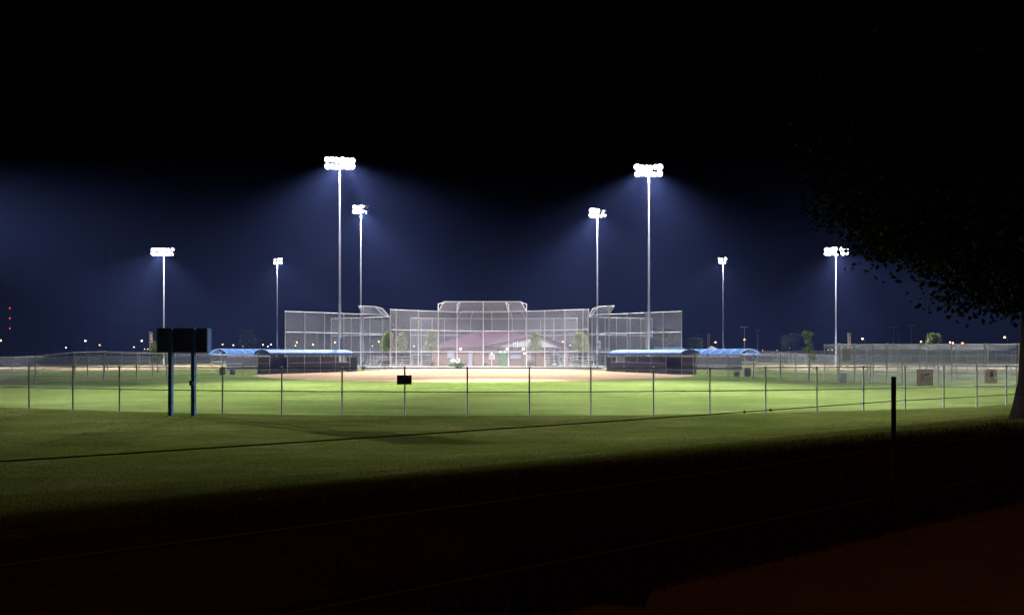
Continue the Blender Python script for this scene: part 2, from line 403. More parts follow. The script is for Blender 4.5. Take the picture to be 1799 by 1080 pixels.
# ------------------------------------------------------------------ fences
PM = {}
def post_mesh(h, r, m):
    k = (round(h, 3), r, m.name)
    if k not in PM:
        mb = MB(); mb.lathe([(r, -0.05), (r, h), (r * 1.25, h + 0.002), (r * 1.2, h + 0.03), (r * 0.5, h + 0.055)], n=8)
        PM[k] = mb.mesh('post', m)
    return PM[k]
def quad_uv(a, b, c, d):
    L = (Vector(b) - Vector(a)).length; H1 = (Vector(d) - Vector(a)).length; H2 = (Vector(c) - Vector(b)).length
    return [(0, 0), (L, 0), (L, H2), (0, H1)]
def fence(root, pts, hs, rails, post_r=0.03, rail_r=0.022, steel=None, mesh='link', close=False, mesh_z=0.04, zs=None, skip=(), postscale=None):
    """pts: ground points; hs: height per post; rails: fractions of the height"""
    steel = steel or M['galv']
    n = len(pts); hs = hs if isinstance(hs, (list, tuple)) else [hs] * n
    zs = zs or [0.0] * n
    for i, (x, y) in enumerate(pts):
        place('post', post_mesh(hs[i], post_r * (postscale or {}).get(i, 1), steel), root, (x, y, zs[i]))
    for i in range(n - 1):
        if i in skip: continue
        (x0, y0), (x1, y1) = pts[i], pts[i + 1]
        for fr in rails:
            mb = MB(); mb.tube((x0, y0, zs[i] + hs[i] * fr), (x1, y1, zs[i + 1] + hs[i + 1] * fr), rail_r, n=6); mb.build('rail', steel, root)
        if mesh:
            d = Vector((y1 - y0, -(x1 - x0), 0)).normalized() * (post_r + 0.004)
            q = [(x0 + d.x, y0 + d.y, zs[i] + mesh_z), (x1 + d.x, y1 + d.y, zs[i + 1] + mesh_z), (x1 + d.x, y1 + d.y, zs[i + 1] + hs[i + 1]), (x0 + d.x, y0 + d.y, zs[i] + hs[i])]
            mb = MB(); mb.face(q, uv=quad_uv(*q)); mb.build('mesh_panel', M[mesh], root)
    return root
def fence_thing(name, label, cat, pts, hs, rails, group=None, **kw):
    root = empty(name, (pts[0][0], pts[0][1], 0), label, cat, group)
    return fence(root, pts, hs, rails, **kw)

fence_thing('outfield_fence', 'long chain link outfield fence with dark posts curving across the picture', 'fence', FP, 1.83, (0.995, 0.5), steel=M['dullsteel'], post_r=0.032, mesh='linknear')

def dense(pts, step):
    out = [pts[0]]
    for a, b in zip(pts, pts[1:]):
        L = math.dist(a, b); k = max(1, round(L / step))
        for i in range(1, k + 1): out.append((a[0] + (b[0] - a[0]) * i / k, a[1] + (b[1] - a[1]) * i / k))
    return out
def GD(x, D): return (gx(x, D), D)

# foul line fence on the left, with gates beside it
fl = [G(293, 663), G(268, 664), G(240, 665.3), G(183, 667.4), G(154, 669), G(130, 670.5), G(62, 673.5), G(-20, 678), G(-110, 684)]
fence_thing('foul_line_fence', 'tall chain link foul line fence with gates left of the scoreboard', 'fence', fl,
            [2.45, 2.45, 2.45, 2.6, 2.55, 2.5, 2.2, 2.1, 2.0], (0.995, 0.5), post_r=0.045, postscale={2: 1.6, 3: 1.5, 5: 1.6, 0: 1.3})
fence_thing('low_fence', 'chain link fence between scoreboard and blue roofed dugout', 'fence', [G(293, 663), G(345, 661), G(391, 659.5), G(427, 658), G(452, 657.2)], 2.3, (0.995, 0.55), post_r=0.035)
fence_thing('side_field_fence', 'low galvanised fence of the neighbouring field at far left', 'fence', dense([GD(300, 72), G(77, 660), G(22, 662), G(-60, 664)], 3.6), 2.05, (0.995, 0.52), post_r=0.03)
fence_thing('far_fence', 'long distant fence along the left horizon below the street lamps', 'fence', dense([GD(-60, 140), GD(150, 146), GD(370, 150)], 3.6), 2.9, (0.995, 0.6, 0.3), post_r=0.04, rail_r=0.03)
# right
fr_ = [G(1218, 659), G(1243, 660), G(1279, 661.5), G(1324, 664), G(1371, 667.5), G(1398, 669.2), G(1422, 671), G(1475, 672.5)]
fence_thing('foul_line_fence', 'tall chain link foul line fence with gates right of the dugouts', 'fence', fr_, [2.35, 2.35, 2.35, 2.4, 2.45, 2.4, 2.35, 2.3], (0.995, 0.5), post_r=0.045, postscale={4: 1.5, 6: 1.6})
fr2 = [G(1475, 672.5), G(1529, 673.5), G(1585, 674.8), G(1648, 676.3), G(1716, 677.8), G(1786, 679.3), G(1860, 681)]
fence_thing('banner_fence', 'chain link fence carrying two banners at right', 'fence', fr2, 1.75, (0.995, 0.55), post_r=0.03)
fence_thing('side_field_fence', 'low galvanised fence of the neighbouring field behind the right gates', 'fence', dense([GD(1330, 88), GD(1478, 80), GD(1700, 74), GD(1860, 70)], 3.4), 2.25, (0.995, 0.52), post_r=0.03)
fence_thing('far_fence', 'long distant fence along the right horizon behind the netted cage', 'fence', dense([GD(1330, 152), GD(1560, 146), GD(1850, 140)], 3.6), 3.0, (0.995, 0.6, 0.3), post_r=0.04, rail_r=0.03)

# batting cage at right
def cage():
    D0, D1 = 55.0, 60.5
    xs = [1475, 1501, 1534, 1558, 1616, 1672, 1730, 1790]
    root = empty('batting_cage', (gx(1475, D0), D0, 0), 'long netted batting cage with pale steel posts at right', 'batting cage')
    Hc = 3.2
    fpts = [GD(x, D0 - 0.6 * (i / 7)) for i, x in enumerate(xs)]
    bpts = [(p[0] + 1.2, p[1] + 5.2) for p in fpts]
    fence(root, fpts, Hc, (0.995,), post_r=0.05, rail_r=0.025, mesh='net')
    fence(root, bpts, Hc, (0.995, 0.5), post_r=0.045, rail_r=0.022, mesh='net')
    for i in range(len(xs)):
        mb = MB(); mb.tube((*fpts[i], Hc - 0.02), (*bpts[i], Hc - 0.02), 0.025); mb.build('cross_rail', M['galv'], root)
    for i in range(len(xs) - 1):    # sagging roof net
        mb = MB(); nseg = 6
        for a in range(nseg):
            def pt(t, u):
                p = Vector((*fpts[i], 0)).lerp(Vector((*fpts[i + 1], 0)), u); q = Vector((*bpts[i], 0)).lerp(Vector((*bpts[i + 1], 0)), u)
                r = p.lerp(q, t); r.z = Hc - 0.05 - 0.55 * math.sin(math.pi * t) * (0.75 + 0.25 * math.sin(3 * u + i)); return r
            t0, t1 = a / nseg, (a + 1) / nseg
            q = [pt(t0, 0), pt(t0, 1), pt(t1, 1), pt(t1, 0)]; mb.face(q, True, quad_uv(*q))
        mb.build('roof_net', M['net'], root)
    # tan plywood strike panel and electrical box inside the near end
    mb = MB(); c = GD(1485, 57); mb.box((c[0] + 0.1, c[1], 2.35), (0.75, 0.05, 1.05)); mb.build('plywood_panel', M['tan'], root)
    return root
cage()
mb = MB(); p = GD(1481, 54); b = empty('equipment_box', (p[0], p[1], 0), 'small grey wheeled box inside the left end of the netted cage', 'box')
mb.box((p[0], p[1], 0.42), (0.4, 0.4, 0.62)); mb.build('cabinet', M['boxgrey'], b)
mb = MB(); mb.box((p[0], p[1], 0.755), (0.44, 0.44, 0.05)); mb.build('lid', M['screen'], b)
for s_ in (-1, 1):
    mb = MB(); mb.tube((p[0] + s_ * 0.16, p[1] - 0.05, 0.08), (p[0] + s_ * 0.16, p[1] + 0.05, 0.08), 0.075, n=12); mb.build('wheel', M['tyre'], b)

# banners on the right fence
def banner(x0, x1, y0, y1, label, kind):
    D = Dg(676.4 if x0 < 1700 else 678.3) - 0.12
    X0, X1, Z0, Z1 = gx(x0, D), gx(x1, D), gz(y1, D), gz(y0, D)
    root = empty('fence_banner', ((X0 + X1) / 2, D, Z0), label, 'banner', 'banners on the right fence')
    nx, nz = 8, 8; v = []; f = []
    w = lambda i, k: 0.02 * math.sin(i * 1.3 + k * 0.9) + 0.012 * math.sin(k * 2.1)
    for j, dy in ((0, 0), (1, 0.008)):
        for k in range(nz + 1):
            for i in range(nx + 1):
                v.append((X0 + (X1 - X0) * i / nx, D + w(i, k) + dy, Z0 + (Z1 - Z0) * k / nz))
    m_ = (nx + 1) * (nz + 1)
    for k in range(nz):
        for i in range(nx):
            a = k * (nx + 1) + i; f.append((a, a + 1, a + nx + 2, a + nx + 1)); f.append((m_ + a, m_ + a + nx + 1, m_ + a + nx + 2, m_ + a + 1))
    mb = MB(); mb.add(v, f, True); mb.build('cloth', M['banner'], root)
    W_, H_ = X1 - X0, Z1 - Z0
    def pr(name, poly, m):
        mb = MB(); mb.face([(X0 + W_ * a, D - 0.045, Z0 + H_ * c) for a, c in poly]); mb.build(name, m, root)
    if kind == 0:
        pr('printed_figure', [(0.12, 0.24), (0.22, 0.24), (0.30, 0.42), (0.36, 0.42), (0.38, 0.24), (0.46, 0.26), (0.42, 0.56), (0.40, 0.70), (0.34, 0.78), (0.28, 0.78), (0.24, 0.70), (0.14, 0.62), (0.24, 0.56), (0.22, 0.44)], M['orange'])
        pr('printed_band', [(0.44, 0.60), (0.80, 0.66), (0.80, 0.78), (0.46, 0.74)], M['navy'])
        pr('printed_patch', [(0.52, 0.30), (0.85, 0.30), (0.88, 0.52), (0.70, 0.60), (0.54, 0.50)], M['tan'])
        for q in ((0, 0.5, 0.02, 1), (1, 0.5, 0.02, 1), (0.5, 0.0, 1, 0.02), (0.5, 1, 1, 0.02)):
            mb = MB(); mb.box((X0 + W_ * q[0], D - 0.03, Z0 + H_ * q[1]), (W_ * q[2] + 0.02, 0.02, H_ * q[3] + 0.02)); mb.build('border', M['black'], root)
    else:
        pr('printed_figure', [(0.36, 0.46), (0.58, 0.48), (0.62, 0.66), (0.55, 0.82), (0.42, 0.88), (0.34, 0.74)], M['navy'])
        pr('printed_stripe', [(0.60, 0.70), (0.66, 0.72), (0.88, 0.30), (0.78, 0.26)], M['white'])
        pr('printed_stripe', [(0.04, 0.50), (0.12, 0.46), (0.34, 0.18), (0.28, 0.14)], M['white'])
banner(1611, 1638, 649.5, 677, 'square banner with an orange figure and dark blue band on right fence', 0)
banner(1731.5, 1752.5, 648, 673, 'narrower tan banner with a dark blue shape and white stripes on right fence', 1)

# ------------------------------------------------------------------ backstops
def backstop(name, label, pts, H, hood=None, hoodtop=None, rails=(0.998, 0.665, 0.3), stubs=(), curb=None, post_r=0.075):
    root = empty(name, (pts[0][0], pts[0][1], 0), label, 'backstop')
    fence(root, pts, H, rails, post_r=post_r, rail_r=0.05, mesh='linkheavy')
    if hood:
        lo = [Vector((*pts[i], H)) for i in hood]; hi = [Vector(p) for p in hoodtop]
        for i in range(len(lo)):
            mb = MB(); mb.tube(lo[i], hi[i], 0.06); mb.build('hood_strut', M['galv'], root)
            if i < len(lo) - 1:
                mb = MB(); mb.tube(hi[i], hi[i + 1], 0.06); mb.build('hood_rail', M['galv'], root)
                q = [lo[i], lo[i + 1], hi[i + 1], hi[i]]
                mb = MB(); mb.face(q, uv=quad_uv(*q)); mb.build('hood_panel', M['linkheavy'], root)
        for i in stubs:     # post carried up behind the hood with a short brace
            a = lo[i]; h = hi[i]; t = Vector((a.x, a.y, h.z - 0.12))
            mb = MB(); mb.tube(a, t, 0.065); mb.build('hood_post', M['galv'], root)
            mb = MB(); mb.tube(t - Vector((0, 0, 0.1)), h - Vector((0, 0, 0.1)), 0.045); mb.build('hood_brace', M['galv'], root)
    return root
main_pts = [GD(686, 99), GD(696, 99.6), GD(735, 101.5), GD(770, 103), GD(803, 105), GD(849, 105.6), GD(893.5, 105), GD(925, 103), GD(957, 101.5), GD(992, 100), GD(1024, 99), GD(1034, 98.6)]
ht = [(gx(x, d), d, gz(530, d)) for x, d in ((780, 101), (808, 102.6), (849, 103.2), (888, 102.6), (915, 101))]
backstop('backstop', 'tall chain link backstop with leaning hood in front of the brick building', main_pts, 9.1, [3, 4, 5, 6, 7], ht, stubs=(0, 1, 3, 4))
lp = [GD(501, 103), GD(535.5, 104.8), GD(570, 106.5), GD(604, 108.5), GD(638, 110.4), GD(672, 112), GD(684, 117.5), GD(650, 120), GD(617, 122), GD(582, 124)]
backstop('backstop', 'chain link backstop with slanted hood behind the left dugout', lp, 9.1, [4, 5, 6],
         [(gx(629.5, 109), 109, gz(537.5, 109)), (gx(659, 111), 111, gz(538.5, 111)), (gx(672, 117), 117, gz(542, 117))], stubs=(0,), rails=(0.998, 0.64, 0.3))
rp_ = [GD(1197.5, 103), GD(1165, 104.8), GD(1135, 106.5), GD(1102, 108.5), GD(1070, 110.4), GD(1040, 112), GD(1033, 117.5), GD(1063, 120), GD(1083, 121), GD(1107, 122), GD(1126, 123), GD(1146, 124)]
backstop('backstop', 'chain link backstop with slanted hood behind the right dugout', rp_, 9.1, [4, 5, 6],
         [(gx(1079.5, 109), 109, gz(537, 109)), (gx(1051.5, 111), 111, gz(538.5, 111)), (gx(1042, 117), 117, gz(542, 117))], stubs=(0,), rails=(0.998, 0.64, 0.3))
fpts = [GD(x, 127 + 2.2 * (1 - abs(x - 864) / 145)) for x in (721, 740, 759, 781, 803, 827, 864, 900, 923, 949.5, 973, 993, 1014)]
fh = [(gx(x, 131.5), 131.5, gz(546.5, 131.5)) for x in (812, 831, 864, 897, 917)]
backstop('backstop', 'farther chain link backstop seen above the maroon roof', fpts, 9.35, [4, 5, 6, 7, 8], fh, rails=(0.998, 0.645, 0.3))

# low pale wall at the foot of the main backstop, one block course per bay
cw = empty('backstop_curb', (main_pts[0][0], main_pts[0][1] - 0.5, 0), 'low pale concrete wall along the foot of the main backstop', 'low wall')
cp = [GD(640, 93.5)] + [(x, y - 0.45) for x, y in main_pts] + [GD(1058, 93.5)]
for a, b in zip(cp, cp[1:]):
    L = math.dist(a, b); k = max(1, round(L / 1.3))
    for i in range(k):
        t0, t1 = i / k, (i + 1) / k
        p0 = (a[0] + (b[0] - a[0]) * (t0 + 0.006), a[1] + (b[1] - a[1]) * (t0 + 0.006), 0.21 + 0.02 * (i % 2)); p1 = (a[0] + (b[0] - a[0]) * (t1 - 0.006), a[1] + (b[1] - a[1]) * (t1 - 0.006), 0.21 + 0.02 * (i % 2))
        mb = MB(); mb.beam(p0, p1, 0.22, 0.44); mb.build('wall_block', M['concrete'], cw)

# ------------------------------------------------------------------ dugouts
def dugout(A, B, v, depth, label, bays, front='screen', eave=2.5, crown=2.92, dark_end=True, group='blue roofed dugouts'):
    A = Vector((*A, 0)); B = Vector((*B, 0)); u = (B - A); L = u.length; u /= L; v = Vector((*v, 0)).normalized()
    def P(a, b, z): return A + u * a + v * b + Vector((0, 0, z))
    root = empty('dugout', A, label, 'dugout', group)
    # vaulted roof in bays
    n = 10
    def arc_pt(a, k, dz=0):
        t = k / n; b = -0.35 + (depth + 0.7) * t
        return P(a, b, eave + dz + (crown - eave) * math.sin(math.pi * t) ** 0.75)
    for i in range(bays):
        a0, a1 = L * i / bays - (0.3 if i == 0 else 0), L * (i + 1) / bays + (0.3 if i == bays - 1 else 0)
        mb = MB(); vs = []
        for a in (a0 + 0.012, (a0 + a1) / 2, a1 - 0.012):
            lift = 0.0 if a != (a0 + a1) / 2 else 0.03
            vs += [arc_pt(a, k, lift) for k in range(n + 1)] + [arc_pt(a, k, lift - 0.05) for k in range(n + 1)]
        w = 2 * (n + 1); fs = []
        for j in range(2):
            for k in range(n):
                o1 = j * w + k; o2 = (j + 1) * w + k
                fs.append((o1, o1 + 1, o2 + 1, o2)); o1 += n + 1; o2 += n + 1; fs.append((o1, o2, o2 + 1, o1 + 1))
            for k in (0, n):
                fs.append((j * w + k, (j + 1) * w + k, (j + 1) * w + n + 1 + k, j * w + n + 1 + k))
        for j in (0, 2):
            for k in range(n):
                o1 = j * w + k; fs.append((o1, o1 + 1, o1 + n + 2, o1 + n + 1))
        mb.add(vs, fs, False); mb.build('roof_panel', M['roofblue'], root)
    # front beam (valance) and back beam
    for b in (-0.3, depth + 0.3):
        mb = MB(); mb.beam(P(-0.3, b, eave - 0.12), P(L + 0.3, b, eave - 0.12), 0.05, 0.3); mb.build('eave_board', M['blue'], root)
    for i in range(bays + 1):
        a = L * i / bays
        for b in (0, depth):
            place('post', post_mesh(eave - 0.05, 0.045, M['galv']), root, P(a, b, 0))
        mb = MB()
        for k in range(n): mb.tube(arc_pt(a, k, -0.07), arc_pt(a, k + 1, -0.07), 0.03, n=5, cap=False)
        mb.build('roof_hoop', M['galv'], root)
    for i in range(bays):
        a0, a1 = L * i / bays + 0.05, L * (i + 1) / bays - 0.05
        if front == 'screen' and i == 0:
            pass                                     # the way in is left open
        elif front == 'screen':
            mb = MB(); mb.beam(P(a0, -0.06, 0.68), P(a1, -0.06, 0.68), 0.02, 1.12); mb.build('windscreen', M['screen'], root)
            for z in (1.28, 2.3):
                mb = MB(); mb.tube(P(a0, 0, z), P(a1, 0, z), 0.03); mb.build('rail', M['galv'], root)
            q = [P(a0, -0.05, 1.3), P(a1, -0.05, 1.3), P(a1, -0.05, 2.3), P(a0, -0.05, 2.3)]
            mb = MB(); mb.face(q, uv=quad_uv(*q)); mb.build('mesh_panel', M['link'], root)
        # back wall of block with an open strip under the roof
        mb = MB(); mb.beam(P(a0 - 0.05, depth + 0.02, 0.98), P(a1 + 0.05, depth + 0.02, 0.98), 0.16, 1.96); mb.build('back_wall', M['darkblock'] if front == 'screen' else M['screen'], root)
        mb = MB(); mb.beam(P(a0 - 0.05, depth + 0.02, 2.02), P(a1 + 0.05, depth + 0.02, 2.02), 0.2, 0.1); mb.build('wall_cap', M['block'], root)
        mb = MB(); mb.beam(P(a0, depth - 0.45, 0.46), P(a1, depth - 0.45, 0.46), 0.34, 0.05); mb.build('bench_plank', M['alu'], root)
    # ends: near one is mesh between two posts, far one a dark storage locker
    q = [P(0, 0, 0.05), P(0, depth, 0.05), P(0, depth, 2.3), P(0, 0, 2.3)]
    mb = MB(); mb.face(q, uv=quad_uv(*q)); mb.build('mesh_panel', M['link'], root)
    for z in (1.25, 2.3):
        mb = MB(); mb.tube(P(0, 0, z), P(0, depth, z), 0.03); mb.build('rail', M['galv'], root)
    if dark_end:
        mb = MB(); mb.beam(P(L + 0.12, 0.35, 1.0), P(L + 1.35, 0.35, 1.0), 0.7, 1.9)
        lk = mb.build('locker', M['black'], root)
        mb = MB(); mb.beam(P(L + 0.2, 0.35, 0.03), P(L + 1.3, 0.35, 0.03), 1.2, 0.1); mb.build('locker_slab', M['concrete'], lk)
    return root
dugout((-28.5, 77), (-21.8, 88.0), (-0.856, 0.517), 2.1, 'blue roofed dugout with black windscreen left of the infield', 5)
dugout((19.7, 76), (13.6, 89), (0.905, 0.424), 2.1, 'blue roofed dugout with black windscreen right of the infield', 5)
dugout(GD(372, 95), GD(452, 103), (0.5, 0.87), 2.4, 'blue roofed dugout just right of the scoreboard, its dark back turned here', 5, front='none', eave=2.4, crown=3.15, dark_end=False)
dugout(GD(1330, 92), GD(1222, 101), (-0.62, 0.78), 2.4, 'blue roofed dugout with open arched end by the right gates', 6, front='none', eave=2.45, crown=3.12, dark_end=False)
dugout(GD(636, 138), GD(676, 142), (0.1, 1), 2.4, 'far blue roofed dugout seen through mesh left of the small trees', 4, front='none', eave=2.9, crown=3.6, dark_end=False)
dugout(GD(1072, 142), GD(1036, 138), (-0.1, 1), 2.4, 'far blue roofed dugout seen through mesh beside the right tall pole', 4, front='none', eave=3.1, crown=3.8, dark_end=False)
dugout(GD(1200, 128), GD(1142, 132), (-0.1, 1), 2.4, 'far blue roofed dugout peeping over the right dugout roof', 4, front='none', eave=3.2, crown=3.75, dark_end=False)

# ------------------------------------------------------------------ brick concession building
def letters(cu, parent):
    cu.extrude = 0.006
    tmp = bpy.data.objects.new('lettering_outline', cu); me = bpy.data.meshes.new_from_object(tmp); bpy.data.objects.remove(tmp)
    if not me.materials: me.materials.append(M['ink'])
    t = bpy.data.objects.new('lettering', me); COL.objects.link(t); t.parent = parent
    return t
def building():
    C0 = Vector((-4.9, 112, 0)); Lc = Vector((-15.26, 124, 0)); d1 = Lc - C0
    d2 = Vector((12, 10.4, 0)).normalized() * 15.9
    Rc = C0 + d2; Bk = Lc + d2; EZ = 3.6
    root = empty('concession_building', C0, 'brown brick building with maroon roof and grey gable behind the backstop', 'building')
    n1 = Vector((-d1.y, d1.x, 0)).normalized()
    if n1.y > 0: n1 = -n1
    n2 = Vector((-d2.y, d2.x, 0)).normalized()
    if n2.y > 0: n2 = -n2
    for a, b in ((C0, Lc), (C0, Rc), (Rc, Bk), (Lc, Bk)):
        mb = MB(); mb.face([a, b, b + Vector((0, 0, EZ)), a + Vector((0, 0, EZ))]); mb.build('wall', M['brick'], root)
    # brick bond course bands
    up = lambda p, z: Vector((p.x, p.y, z))
    cen = (C0 + Bk) / 2
    ex = lambda p: up(cen + (p - cen) * 1.07, EZ - 0.05)
    e = [ex(C0), ex(Rc), ex(Bk), ex(Lc)]
    r0 = up(cen + d1 * 0.10 - d2 * 0.12, 6.75); r1 = up(cen - d1 * 0.05 + d2 * 0.30, 6.75)
    mb = MB()
    mb.face([e[0], e[1], r1, r0]); mb.face([e[1], e[2], r1]); mb.face([e[2], e[3], r0, r1]); mb.face([e[3], e[0], r0])
    mb.face([e[3], e[2], e[1], e[0]])
    rf = mb.build('roof', M['maroon'], root)
    for a, b in ((e[0], e[1]), (e[0], e[3])):
        mb = MB(); mb.beam(a + Vector((0, 0, -0.04)), b + Vector((0, 0, -0.04)), 0.12, 0.22); mb.build('fascia', M['maroon'], rf)
    for t in (0.25, 0.62):       # roof vents
        p = up(Lc + (C0 - Lc) * t + d2 * 0.25, 5.1); mb = MB(); mb.box(p, (0.5, 0.5, 0.5)); mb.build('roof_vent', M['white'], rf)
    # grey gable standing on the right wall
    o = n2 * 0.55
    def w(t, z): p = C0 + d2 * t + o; return Vector((p.x, p.y, z))
    mb = MB(); q = [w(0.0, EZ), w(1.28, EZ), w(0.733, 5.8)]; back = [p - n2 * 1.6 for p in q]
    mb.face(q); mb.face([q[0], q[2], back[2], back[0]]); mb.face([q[2], q[1], back[1], back[2]]); mb.face([q[1], q[0], back[0], back[1]])
    gb = mb.build('gable', M['siding'], root)
    for a, b in ((q[0], q[2]), (q[2], q[1])):
        mb = MB(); mb.beam(a + Vector((0, 0, 0.1)) + n2 * 0.05, b + Vector((0, 0, 0.1)) + n2 * 0.05, 0.5, 0.16); mb.build('rake_board', M['maroon'], gb)
    mb = MB(); p = C0 + d2 * 1.24 + o; mb.box((p.x, p.y, EZ / 2), (0.7, 0.7, EZ)); mb.build('brick_pillar', M['brick'], root)
    # openings placed along the two walls by the column they show at
    def on_wall(px, a, d):
        k = (px - CX) / F      # (a.x + d.x t) = k (a.y + d.y t)
        t = (k * a.y - a.x) / (d.x - k * d.y); return a + d * t
    def plate(name, x0, x1, y0, y1, a, d, nrm, m, th=0.1, frame=None):
        p0, p1 = on_wall(x0, a, d), on_wall(x1, a, d); pm = (p0 + p1) / 2
        z0, z1 = gz(y1, pm.y), gz(y0, pm.y); z0 = max(z0, 0.02)
        mb = MB(); mb.beam(up(p0, (z0 + z1) / 2) + nrm * th / 2, up(p1, (z0 + z1) / 2) + nrm * th / 2, th, z1 - z0); ob = mb.build(name, m, root)
        if frame:
            for (aa, bb, zz0, zz1) in ((p0, p0, z0, z1), (p1, p1, z0, z1)):
                mb = MB(); mb.beam(up(aa, zz0) + nrm * th, up(bb, zz1) + nrm * th, 0.1, 0.1); mb.build('frame', frame, ob)
            mb = MB(); mb.beam(up(p0, z1 + 0.05) + nrm * th, up(p1, z1 + 0.05) + nrm * th, 0.1, 0.1); mb.build('frame', frame, ob)
        return ob
    dd = plate('door', 823.5, 831, 617, 645, C0, d1, n1, M['greydoor'], frame=M['siding'])
    plate('serving_hatch', 787, 799, 616.5, 629, C0, d1, n1, M['greydoor'], frame=M['siding'])
    plate('serving_hatch', 896.5, 914, 617, 630, C0, d2, n2, M['greydoor'], frame=M['siding'])
    plate('door', 925, 932, 616, 644, C0, d2, n2, M['greydoor'], frame=M['siding'])
    plate('wall_sign', 873, 884, 611, 615, C0, d2, n2, M['black'], th=0.12)
    sg = plate('number_sign', 900.5, 909.5, 597.5, 609.5, C0 + n2 * 0.56, d2, n2, M['white'], th=0.08)
    plate('blue_sign', 900.5, 910, 610.8, 614.5, C0 + n2 * 0.05, d2, n2, M['ltblue'], th=0.12)
    # white shelf line below the eave
    for (x, y, a, d, nrm) in ((810.5, 612.5, C0, d1, n1), (890, 612.5, C0, d2, n2), (918, 612.5, C0, d2, n2), (920, 621, C0, d2, n2)):
        p = on_wall(x, a, d) + nrm * 0.22; z = gz(y, p.y)
        mb = MB(); mb.sphere((p.x, p.y, z), 0.2 if y < 615 else 0.12); g = mb.build('wall_lamp', M['walllamp'], root)
        mb = MB(); mb.beam(p + Vector((0, 0, z + 0.2)), p - nrm * 0.22 + Vector((0, 0, z + 0.2)), 0.08, 0.06); mb.build('bracket', M['black'], g)
    # lettering on the number sign
    p = on_wall(905, C0 + n2 * 0.56, d2) + n2 * 0.10
    ang = math.atan2(d2.y, d2.x)
    for row, (txt, y) in enumerate((('75', 603.0), ('45', 608.6))):
        cu = bpy.data.curves.new('number', 'FONT'); cu.body = txt; cu.size = 0.78; cu.align_x = 'CENTER'; cu.materials.append(M['ink'])
        t = letters(cu, root); t.location = Vector((p.x, p.y, gz(y, p.y))) - wloc(root); t.rotation_euler = (R(90), 0, ang)
building()

# things in front of the building
def kiosk():
    D = 107.5; x0, x1 = gx(874, D), gx(892, D); c = ((x0 + x1) / 2, D); zt = gz(621, D)
    r = empty('green_kiosk', (c[0], c[1], 0), 'green slatted booth with pale boxes on top beside the information board', 'kiosk')
    mb = MB(); mb.box((c[0], c[1] + 0.5, zt / 2), (x1 - x0 - 0.1, 1.3, zt)); mb.build('body', M['dgreen'], r)
    for i in range(7):
        x = x0 + (x1 - x0) * (i + 0.5) / 7; mb = MB(); mb.box((x, D - 0.19, zt / 2), (0.12 if i not in (2, 4) else 0.2, 0.06, zt - 0.1)); mb.build('slat', M['green'], r)
    mb = MB(); mb.box((c[0], c[1] + 0.45, zt + 0.06), (x1 - x0 + 0.15, 1.6, 0.12)); mb.build('top', M['green'], r)
    for x, w_ in ((879, 0.4), (887, 0.45)):
        mb = MB(); mb.box((gx(x, D), D + 0.3, zt + 0.28), (w_, 0.5, 0.32)); tag(mb.build('carton', M['white'], None, (gx(x, D), D + 0.3, zt + 0.12)), 'white carton on the %s of the green booth top' % ('left' if x < 880 else 'right'), 'carton', 'cartons on the booth')
kiosk()
def info_board():
    D = 106.5; c = gx(864, D); r = empty('information_board', (c, D, 0), 'small pale notice board on a post in front of the building', 'notice board')
    mb = MB(); mb.tube((c, D, 0), (c, D, gz(631, D)), 0.05); mb.build('post', M['galv'], r)
    mb = MB(); mb.box((c, D, gz(626.5, D)), (0.85, 0.06, 0.85)); pn = mb.build('panel', M['greydoor'], r)
    for sx in (-1, 1):
        mb = MB(); mb.box((c + sx * 0.44, D, gz(626.5, D)), (0.06, 0.1, 0.95)); mb.build('frame', M['galv'], pn)
    mb = MB(); mb.box((c, D - 0.1, gz(621, D)), (0.2, 0.25, 0.15)); mb.build('lamp', M['walllamp'], r)
info_board()
def cart():
    D = 104.8; c = gx(800, D); r = empty('utility_cart', (c, D, 0), 'green utility cart with white seat parked behind the backstop', 'utility cart')
    mb = MB(); mb.box((c, D, 0.52), (2.2, 1.2, 0.3)); mb.box((c + 0.75, D, 0.78), (0.7, 1.15, 0.3)); mb.build('body', M['dgreen'], r)
    mb = MB(); mb.box((c - 0.65, D, 0.82), (1.0, 1.2, 0.08)); mb.box((c - 1.13, D, 0.95), (0.05, 1.2, 0.3)); mb.box((c - 0.65, D - 0.59, 0.95), (1.0, 0.04, 0.3)); mb.build('cargo_bed', M['green'], r)
    mb = MB(); mb.sphere((c - 0.35, D, 1.22), 0.5, sq=(1.0, 0.9, 0.72)); mb.build('hopper', M['white'], r)
    mb = MB(); mb.box((c + 0.35, D, 1.05), (0.5, 0.9, 0.18)); mb.box((c + 0.62, D, 1.38), (0.12, 0.9, 0.6)); mb.build('seat', M['white'], r)
    mb = MB(); mb.tube((c + 0.1, D, 0.8), (c - 0.05, D, 1.55), 0.03); mb.build('steering_column', M['tyre'], r)
    for sx in (-0.75, 0.75):
        for sy in (-0.55, 0.55):
            mb = MB(); mb.tube((c + sx, D + sy - 0.11, 0.3), (c + sx, D + sy + 0.11, 0.3), 0.3, n=14); wq = mb.build('wheel', M['tyre'], r)
            mb = MB(); mb.tube((c + sx, D + sy - 0.13, 0.3), (c + sx, D + sy + 0.13, 0.3), 0.12, n=10); mb.build('rim', M['boxgrey'], wq)
cart()
